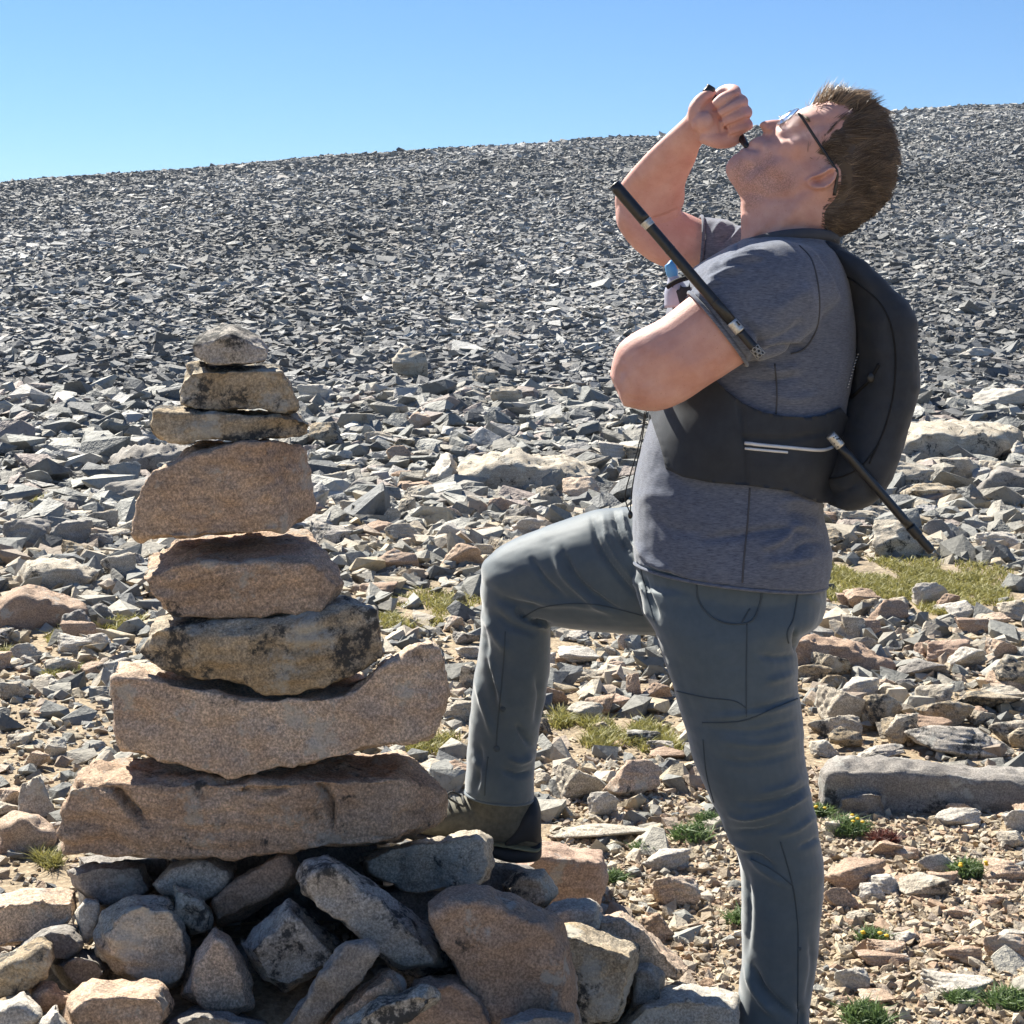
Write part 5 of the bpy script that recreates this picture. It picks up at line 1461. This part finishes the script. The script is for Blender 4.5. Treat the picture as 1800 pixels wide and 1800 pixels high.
for pl, r in (([(1225, 1027), (1228, 1055), (1248, 1082), (1280, 1096), (1320, 1092), (1336, 1060), (1340, 1030)], .0017), ([(1404, 1030), (1400, 1060), (1394, 1090), (1384, 1110), (1386, 1130)], .0015), ([(1313, 1096), (1312, 1170), (1312, 1260)], .0011), ([(1302, 1098), (1318, 1070)], .0014),
             ([(1190, 1215), (1240, 1226), (1290, 1232), (1312, 1245)], .0011), ([(1235, 1270), (1300, 1268), (1350, 1250), (1402, 1228)], .0013), ([(1236, 1300), (1242, 1360), (1255, 1410)], .0012), ([(1372, 1480), (1392, 1550), (1402, 1620), (1403, 1700), (1402, 1800)], .0013), ([(1320, 1510), (1360, 1530), (1392, 1556)], .0011),
             ([(888, 1110), (884, 1180), (876, 1260), (872, 1315)], .0012), ([(858, 1330), (853, 1370), (852, 1398)], .0012), ([(920, 1085), (960, 1066), (1040, 1062), (1130, 1082)], .0012), ([(1126, 995), (1135, 1040), (1150, 1090)], .0014)):
    seam('seam', TB, pl, r, M['seam'], tro)
for (x, y, r) in ((884, 1246, .0055), (873, 1316, .0062), (1406, 1668, .003)):
    c = onto(TB, [(x, y)], .0005)[0]
    V, F = ball(c, r, 12, 8, (1, .45, 1)); put('button', V, F, M['seam'], parent=tro)
for sec in ((818, 1391, 937, 1403, 3.2, .061), (1288, 1880, 1420, 1882, 2.95, .066)):
    V, F = rim(sec, .003); put('trouser_hem', V, F, M['trousers'], parent=tro)

# ---- boots
FY = 3.2
def boot(transform=None):
    up, _ = None, None
    shaft = loft([(826, 1378, 938, 1385, FY, .05), (820, 1404, 942, 1415, FY, .05), (806, 1420, 946, 1440, FY, .048)], 24)
    upper = loft([(946, 1430, 948, 1485, FY, .03), (938, 1415, 940, 1492, FY, .042), (905, 1405, 908, 1492, FY, .046), (860, 1402, 862, 1484, FY, .046), (815, 1402, 818, 1478, FY, .047), (780, 1408, 783, 1470, FY, .05), (745, 1420, 748, 1464, FY, .051), (715, 1430, 716, 1458, FY, .044), (700, 1438, 700, 1454, FY, .026)], 24)
    uV, uF = voxel([shaft, upper], .004, 3)
    sV, sF = voxel([loft([(952, 1470, 952, 1500, FY, .034), (940, 1474, 940, 1507, FY, .046), (900, 1478, 898, 1508, FY, .049), (860, 1472, 858, 1497, FY, .046), (815, 1463, 812, 1487, FY, .047), (770, 1455, 768, 1478, FY, .053), (730, 1446, 727, 1467, FY, .052), (702, 1440, 698, 1458, FY, .036), (692, 1438, 690, 1450, FY, .02)], 24, 4, 3.0)], .004, 2)
    hV, hF = voxel([loft([(951, 1425, 951, 1480, FY, .034), (942, 1402, 942, 1484, FY, .048), (925, 1405, 920, 1484, FY, .0495), (905, 1440, 900, 1482, FY, .0498), (890, 1464, 886, 1480, FY, .0498)], 24)], .004, 2)
    mV, mF = voxel([loft([(953, 1474, 953, 1482, FY, .034), (940, 1478, 940, 1488, FY, .049), (890, 1470, 890, 1479, FY, .0515), (850, 1466, 850, 1473, FY, .0505)], 20)], .003, 2)
    lac = []
    for i in range(5):
        x = 812 - 13 * i; y = 1401 + 4.2 * i
        lac.append(tube([W(x + 6, y + 16, FY - .045), W(x + 2, y + 5, FY - .036), W(x, y - 2, FY - .015), W(x - 2, y - 3, FY + .015), W(x - 2, y + 4, FY + .036), W(x, y + 14, FY + .045)], .003, 8, 3))
    lac.append(tube([W(812, 1400, FY - .02), W(795, 1392, FY - .045), W(786, 1400, FY - .05), W(800, 1410, FY - .045), W(815, 1418, FY - .05)], .002, 8, 4))
    lV, lF = join(lac)
    out = [('boot', uV, uF, 'olive'), ('sole', sV, sF, 'sole'), ('heel_panel', hV, hF, 'sole'), ('midsole_stripe', mV, mF, 'midsole'), ('laces', lV, lF, 'lace')]
    if transform: out = [(a, transform(b), c, d) for a, b, c, d in out]
    return out
def flat_boot(V):
    c = W(885, 1440, FY); V = V - c
    a = math.radians(12.5); ca, sa = math.cos(a), math.sin(a)
    X = V[:, 0] * ca + V[:, 2] * sa * -1; Z = V[:, 0] * sa + V[:, 2] * ca
    V = np.stack([X, V[:, 1], Z], 1)
    k = W(1345, 1795, 2.95)
    V = V + np.array([k[0], 2.95, 0])
    V[:, 2] += 0.003
    return V
for tr_, lab in ((None, 'olive and black hiking boot'), (flat_boot, None)):
    bt = boot(tr_)
    up = put(bt[0][0], bt[0][1], bt[0][2], M[bt[0][3]], parent=MAN, label=lab)
    for nm, V, F, m in bt[1:]:
        put(nm, V, F, M[m], parent=up)

# ------------------------------------------------------------------ things he wears and holds
# running vest: side panels lie over the shirt, pouch on the back
VP = thing('hydration_vest', tuple(W(1480, 885, 3.05)), 'black running vest with a pouch on his back and two reflective stripes', 'backpack')
side_poly = [(1144, 735), (1152, 760), (1160, 782), (1166, 806), (1170, 824), (1200, 838), (1250, 848), (1320, 854), (1390, 864), (1440, 884), (1478, 884), (1496, 820), (1492, 735), (1478, 716), (1450, 729), (1420, 734), (1380, 732), (1340, 724), (1305, 708), (1275, 685), (1255, 665), (1225, 640), (1170, 660), (1140, 700)]
pv, pf = patch(SB, side_poly, .012, .02, 5, 5)
Np = len(pv)
pq = topx(pv)
bulge = .018 * np.exp(-(((pq[:, 0] - 1235) / 70) ** 2 + ((pq[:, 1] - 775) / 55) ** 2)) + .008 * np.exp(-(((pq[:, 0] - 1390) / 90) ** 2 + ((pq[:, 1] - 820) / 30) ** 2)) + .002 * vnoise(pv * 30, 4)
gro = seg_dist(pq, [(1302, 712), (1308, 780), (1312, 850)])
bulge = bulge - .006 * np.exp(-(gro / 4) ** 2)
gro = seg_dist(pq, [(1308, 770), (1380, 774), (1450, 760)])
bulge = bulge - .006 * np.exp(-(gro / 4) ** 2)
pv[:, 1] -= bulge
panel = put('side_panel', pv, pf, M['pack'], parent=VP)
PB = bvh_of(pv, pf)
far = pv.copy(); far[:, 1] = 2 * 3.05 - far[:, 1]
put('side_panel', far, [f[::-1] for f in pf], M['pack'], parent=VP)
bagp = [loft([(1425, 424, 1470, 440, 3.05, .07), (1446, 450, 1512, 470, 3.05, .11), (1478, 505, 1556, 512, 3.05, .135), (1490, 560, 1588, 552, 3.05, .148), (1494, 620, 1597, 620, 3.05, .152), (1490, 680, 1597, 690, 3.05, .152), (1470, 740, 1582, 752, 3.05, .152), (1452, 795, 1556, 820, 3.05, .15), (1440, 840, 1530, 866, 3.05, .14), (1440, 878, 1492, 890, 3.05, .11)], 36, 5, 2.8)]
bgV, bgF = voxel(bagp, .005, 3)
bgF = np.asarray(bgF)
bgV = folds(bgV, bgF, [([(1470, 740), (1500, 700), (1505, 620), (1500, 540)], -.006, 6), ([(1440, 850), (1480, 840), (1530, 800)], .006, 10), ([(1455, 870), (1490, 860), (1520, 840)], -.006, 7), ([(1520, 520), (1540, 620), (1530, 720)], .004, 20), ([(1560, 560), (1575, 650), (1565, 740)], -.003, 14)])
Nn = vnormals(bgV, bgF)
bgV = bgV + Nn * (fbm(bgV, 10, 2, 31) * .003 + np.abs(fbm(bgV * np.array([1, 1, 1.8]), 16, 2, 37)) * .0035)[:, None]
bag = put('pouch', bgV, bgF, M['pack'], parent=VP)
BB = bvh_of(bgV, bgF)
P = onto(BB, dense([(1442, 436), (1470, 470), (1488, 520), (1494, 580), (1495, 640), (1488, 690), (1476, 720), (1464, 750), (1455, 768)], 5), .001)
V, F = tube(P, .0035, 8); put('piping', V, F, M['packmesh'], parent=bag)
for pl, r in (([(1309, 779), (1380, 786), (1440, 791), (1462, 786)], .0030), ([(1309, 788), (1350, 792), (1384, 795)], .0022)):
    P = onto(PB, dense(pl, 4), .0012)
    V, F = tube(P, r, 8)
    V[:, 1] = P[0][1] * 0 + V[:, 1]
    put('reflective_stripe', V, F, M['reflect'], parent=panel)
AB = bvh_of(np.concatenate([bgV, shV]), np.concatenate([bgF, shF + len(bgV)]).tolist())
for pl, r in (([(1462, 470), (1510, 500), (1552, 540), (1572, 600), (1572, 680), (1556, 750), (1528, 815)], .0016), ([(1446, 842), (1480, 838), (1515, 818), (1545, 780)], .0016)):
    P = onto(BB, dense(pl, 5), .0008); V, F = tube(P, r, 6); put('zip', V, F, M['packmesh'], parent=bag)
P = onto(BB, dense([(1497, 700), (1508, 690), (1530, 668), (1546, 640)], 4), .002)
V, F = tube(P, .0028, 6); put('webbing', V, F, M['packmesh'], parent=bag)
V, F = tube([W(1596, 640, 3.02), W(1601, 660, 3.02), W(1602, 680, 3.02), W(1597, 692, 3.02), W(1601, 700, 3.02), W(1596, 716, 3.02), W(1590, 730, 3.02)], .0012, 6, 4); put('bungee_loop', V, F, M['cord'], parent=bag)
c_ = onto(BB, [(1534, 664)], .003)[0]; V, F = ball(c_, .008, 10, 8, (1, .5, 1.2)); put('buckle', V, F, M['black'], parent=bag)
rv = []
for i in range(12):
    x0, y0 = 1512 - 1.5 * i, 622 + 5.2 * i
    P = onto(AB, [(x0 - 9, y0 + 1), (x0 + 1, y0)], .004)
    rv.append(tube(P, .0011, 5))
V, F = join(rv); put('reflective_mesh', V, F, M['reflect'], parent=bag)
# chest pocket seen above the folded arm, with its flask
V, F = voxel([loft([(1172, 512, 1232, 505, 2.99, .03), (1174, 500, 1226, 488, 2.99, .032), (1185, 560, 1235, 560, 2.99, .03)][::1], 20)], .004, 2)
put('chest_pocket', V, F, M['pack'], parent=VP)
V, F = tube([W(1172, 505, 2.955), W(1190, 494, 2.95), W(1210, 488, 2.955)], .0045, 8, 4); put('pocket_edge', V, F, M['packmesh'], parent=VP)
cordp = [W(1133, 724, 2.93), W(1128, 760, 2.93), W(1118, 800, 2.93), W(1106, 840, 2.935), W(1099, 868, 2.94), W(1101, 885, 2.945), W(1108, 902, 2.95)]
V, F = tube(cordp, .0011, 6, 5); put('drawcord', V, F, M['cord'], parent=VP)
cordp = [W(1136, 722, 2.93), W(1128, 775, 2.935), W(1116, 830, 2.94), W(1110, 870, 2.945), W(1108, 902, 2.95)]
V, F = tube(cordp, .0011, 6, 5); put('drawcord', V, F, M['cord'], parent=VP)
V, F = ball(W(1108, 905, 2.95), .0055, 10, 8, (.8, .8, 1.3)); put('toggle', V, F, M['black'], parent=VP)

FL = thing('soft_flask', tuple(W(1186, 530, 2.985)), 'soft flask with blue bite valve standing in the vest\'s chest pocket', 'bottle')
V, F = tube([W(1190, 540, 2.985), W(1188, 510, 2.985), W(1185, 495, 2.985), W(1182, 484, 2.985)], [.022, .02, .013, .008], 18, 4); put('flask_body', V, F, M['bottlegrey'], parent=FL)
V, F = tube([W(1183, 488, 2.985), W(1181, 478, 2.985), W(1177, 464, 2.985), W(1175, 461, 2.985)], [.0085, .0105, .009, .005], 16, 4); put('bite_valve', V, F, M['bottleblue'], parent=FL)

# eyeglasses
EG = thing('eyeglasses', tuple(W(1385, 225, HY)), 'thin framed eyeglasses on his upturned face', 'glasses')
upv = np.array([.76, 0, .65]); upv /= np.linalg.norm(upv)
fw = np.array([-.65, 0, .76]); fw /= np.linalg.norm(fw)
for s, nm in ((-1, 'near'), (1, 'far')):
    c = W(1380, 208.5 - (2 if s > 0 else 0), HY) + np.array([0, s * .034, 0])
    ya = np.array([0, 1, 0]) * .99 + fw * (-.1 * s); ya /= np.linalg.norm(ya)
    a = np.linspace(0, 2 * np.pi, 33)
    P = c + np.outer(np.sign(np.cos(a)) * np.abs(np.cos(a)) ** .75 * .021, upv) + np.outer(np.sign(np.sin(a)) * np.abs(np.sin(a)) ** .75 * .026, ya)
    V, F = tube(P, .0014, 6); put('rim', V, F, M['metalrim'], parent=EG)
    n3 = np.cross(upv, ya)
    V = np.concatenate([P[:-1] + n3 * .0008, P[:-1] - n3 * .0008]); m = len(P) - 1
    F = [list(range(m)), list(range(m, 2 * m))[::-1]] + [[i, i + m, (i + 1) % m + m, (i + 1) % m] for i in range(m)]
    put('lens', V, F, M['glass'], parent=EG, smooth=False)
    hinge = c + np.array([0, s * .027, 0]) + upv * .012 - fw * .006
    e1 = W(1399, 214, HY); e1[1] = HY + s * .066
    e2 = W(1425, 257, HY); e2[1] = HY + s * .0745
    e3 = W(1450, 298, HY); e3[1] = HY + s * .083
    e4 = W(1456, 312, HY); e4[1] = HY + s * .083
    e5 = W(1452, 348, HY); e5[1] = HY + s * .078
    V, F = tube([hinge, e1, e2, e3, e4, e5], [.0018, .0026, .0026, .0026, .0028, .0034], 8, 4); put('temple', V, F, M['frame'], parent=EG)
V, F = tube([W(1372, 207, HY - .012), W(1369, 204, HY), W(1372, 205, HY + .012)], .0013, 6, 4); put('bridge', V, F, M['metalrim'], parent=EG)

# black tube in his fist, its tip at his lips
TBE = thing('mouthpiece', tuple(W(1316, 262, HY)), 'short black tube gripped in his raised fist and held to his lips', 'tube')
V, F = tube([W(1244, 160, HZ + .002), W(1262, 184, HZ), W(1290, 224, HZ - .004), W(1304, 244, HZ - .012), W(1312, 256, HY), W(1317, 263, HY + .002)], [.009, .008, .0075, .007, .0055, .0035], 12, 3)
put('tube', V, F, M['black'], parent=TBE)
V, F = voxel([loft([(1234, 159, 1247, 171, HZ - .002, .010), (1240, 153, 1254, 165, HZ - .002, .010), (1243, 147, 1258, 156, HZ - .002, .009)], 14, 4, 3.5)], .002, 1)
put('end_cap', V, F, M['black'], parent=TBE)

# two pole sections that look as if they ran through him
def pole(name, a, b, ya, yb, r, label, extras):
    t = thing(name, tuple(W(b[0], b[1], yb)), label, 'pole')
    A, B = W(*a, ya), W(*b, yb)
    at = lambda s: A + (B - A) * s
    for nm, s0, s1, rr, mat in extras:
        n = 9
        P = [at(s0 + (s1 - s0) * i / (n - 1)) for i in range(n)]
        V, F = tube(P, rr, 18)
        put(nm, V, F, M[mat], parent=t)
    return t, at
PU, at = pole('trekking_pole', (1080, 325), (1338, 626), 2.80, 2.772, .0095, 'black upper pole section slanting across his arm and shoulder with a hollow end',
    [('grip', .0, .21, .0102, 'pole'), ('ring', .212, .222, .0108, 'silver'), ('label_band', .222, .245, .0098, 'silver'), ('shaft', .0, .80, .0090, 'pole'), ('label_band', .80, .858, .0093, 'silver'), ('lower_shaft', .858, .955, .0078, 'pole'), ('honeycomb_tip', .95, 1.0, .0074, 'pole')])
A0, d0 = at(0), (at(1) - at(0)); d0 /= np.linalg.norm(d0)
V, F = tube([A0 - d0 * .0004, A0 - d0 * .0012], [.0106, .0100], 18); put('end_rim', V, F, M['silver'], parent=PU)
V, F = tube([A0 - d0 * .0013, A0 - d0 * .0018], [.0068, .0066], 18); put('dark_end_disc', V, F, M['cord'], parent=PU)  # flat black disc stands for the shade inside the pole's open end
hx = []
e1 = np.cross(d0, [0, 1, 0]); e1 /= np.linalg.norm(e1); e2 = np.cross(d0, e1)
for i in range(3):
    for j in range(7):
        aa = 2 * np.pi * (j + .5 * (i % 2)) / 7
        cc = at(.958 + .017 * i) + (e1 * math.cos(aa) + e2 * math.sin(aa)) * .0078
        tt = -e1 * math.sin(aa) + e2 * math.cos(aa)
        hx.append(tube([cc + (d0 * math.cos(b) + tt * math.sin(b)) * .0033 for b in np.linspace(0, 2 * np.pi, 7)], .0006, 4))
V, F = join(hx); put('honeycomb', V, F, M['silver'], parent=PU)
for s in (.38, .68):
    V, F = tube([at(s), at(s + .006)], .0095, 18); put('section_ring', V, F, M['black'], parent=PU)
V, F = tube([at(.835) + np.array([0.004, -.0088, .004]), at(.812) + np.array([.004, -.0088, .004])], .0012, 6); put('label_mark', V, F, M['black'], parent=PU)
th = [W(1046, 303, 2.82), W(1020, 290, 2.83), W(990, 277, 2.84), W(962, 267, 2.85)]
th = [A0] + th
V, F = tube(th, [.0006, .0007, .0007, .0006, .0003], 5, 5); put('loose_thread', V, F, M['thread'], parent=PU)

PD, at = pole('trekking_pole', (1456, 760), (1640, 972), 2.885, 2.90, .008, 'black lower pole section sticking out below the pouch on his back',
    [('patterned_band', .02, .115, .0088, 'silver'), ('shaft', .1, .80, .0080, 'pole'), ('collar', .78, .86, .0092, 'black'), ('tip', .85, .985, .0078, 'black'), ('spike', .98, 1.0, .003, 'silver')])
dd = []
for i in range(22):
    s = random.uniform(.03, .105); aa = random.uniform(0, 6.28)
    d1 = at(1) - at(0); d1 /= np.linalg.norm(d1)
    u1 = np.cross(d1, [0, 1, 0]); u1 /= np.linalg.norm(u1); u2 = np.cross(d1, u1)
    dd.append(ball(at(s) + (u1 * math.cos(aa) + u2 * math.sin(aa)) * .0088, .0013, 6, 4))
V, F = join(dd); put('dots', V, F, M['black'], parent=PD)

# ------------------------------------------------------------------ thin air haze over the far slope
hv_ = np.array([[x, y, z] for x in (-430, 430) for y in (-410, 905) for z in (-30, 24)], float)
hf_ = [[0, 1, 3, 2], [4, 6, 7, 5], [0, 4, 5, 1], [2, 3, 7, 6], [0, 2, 6, 4], [1, 5, 7, 3]]
hm_ = bpy.data.materials.new('haze_air'); hm_.use_nodes = True
ht = hm_.node_tree
ht.nodes.remove(ht.nodes['Principled BSDF'])
pv_ = ht.nodes.new('ShaderNodeVolumePrincipled')
pv_.inputs['Color'].default_value = (0.7, 0.84, 1.0, 1)
pv_.inputs['Density'].default_value = HAZE
pv_.inputs['Anisotropy'].default_value = 0.0
ht.links.new(pv_.outputs[0], ht.nodes['Material Output'].inputs['Volume'])
put('haze', hv_, hf_, hm_, loc=(0, 0, -30), smooth=False, kind='stuff', label='thin bluish air over the slope')

print('TRIANGLES', sum(sum(len(p.vertices) - 2 for p in m.polygons) for m in bpy.data.meshes), len(bpy.data.objects))
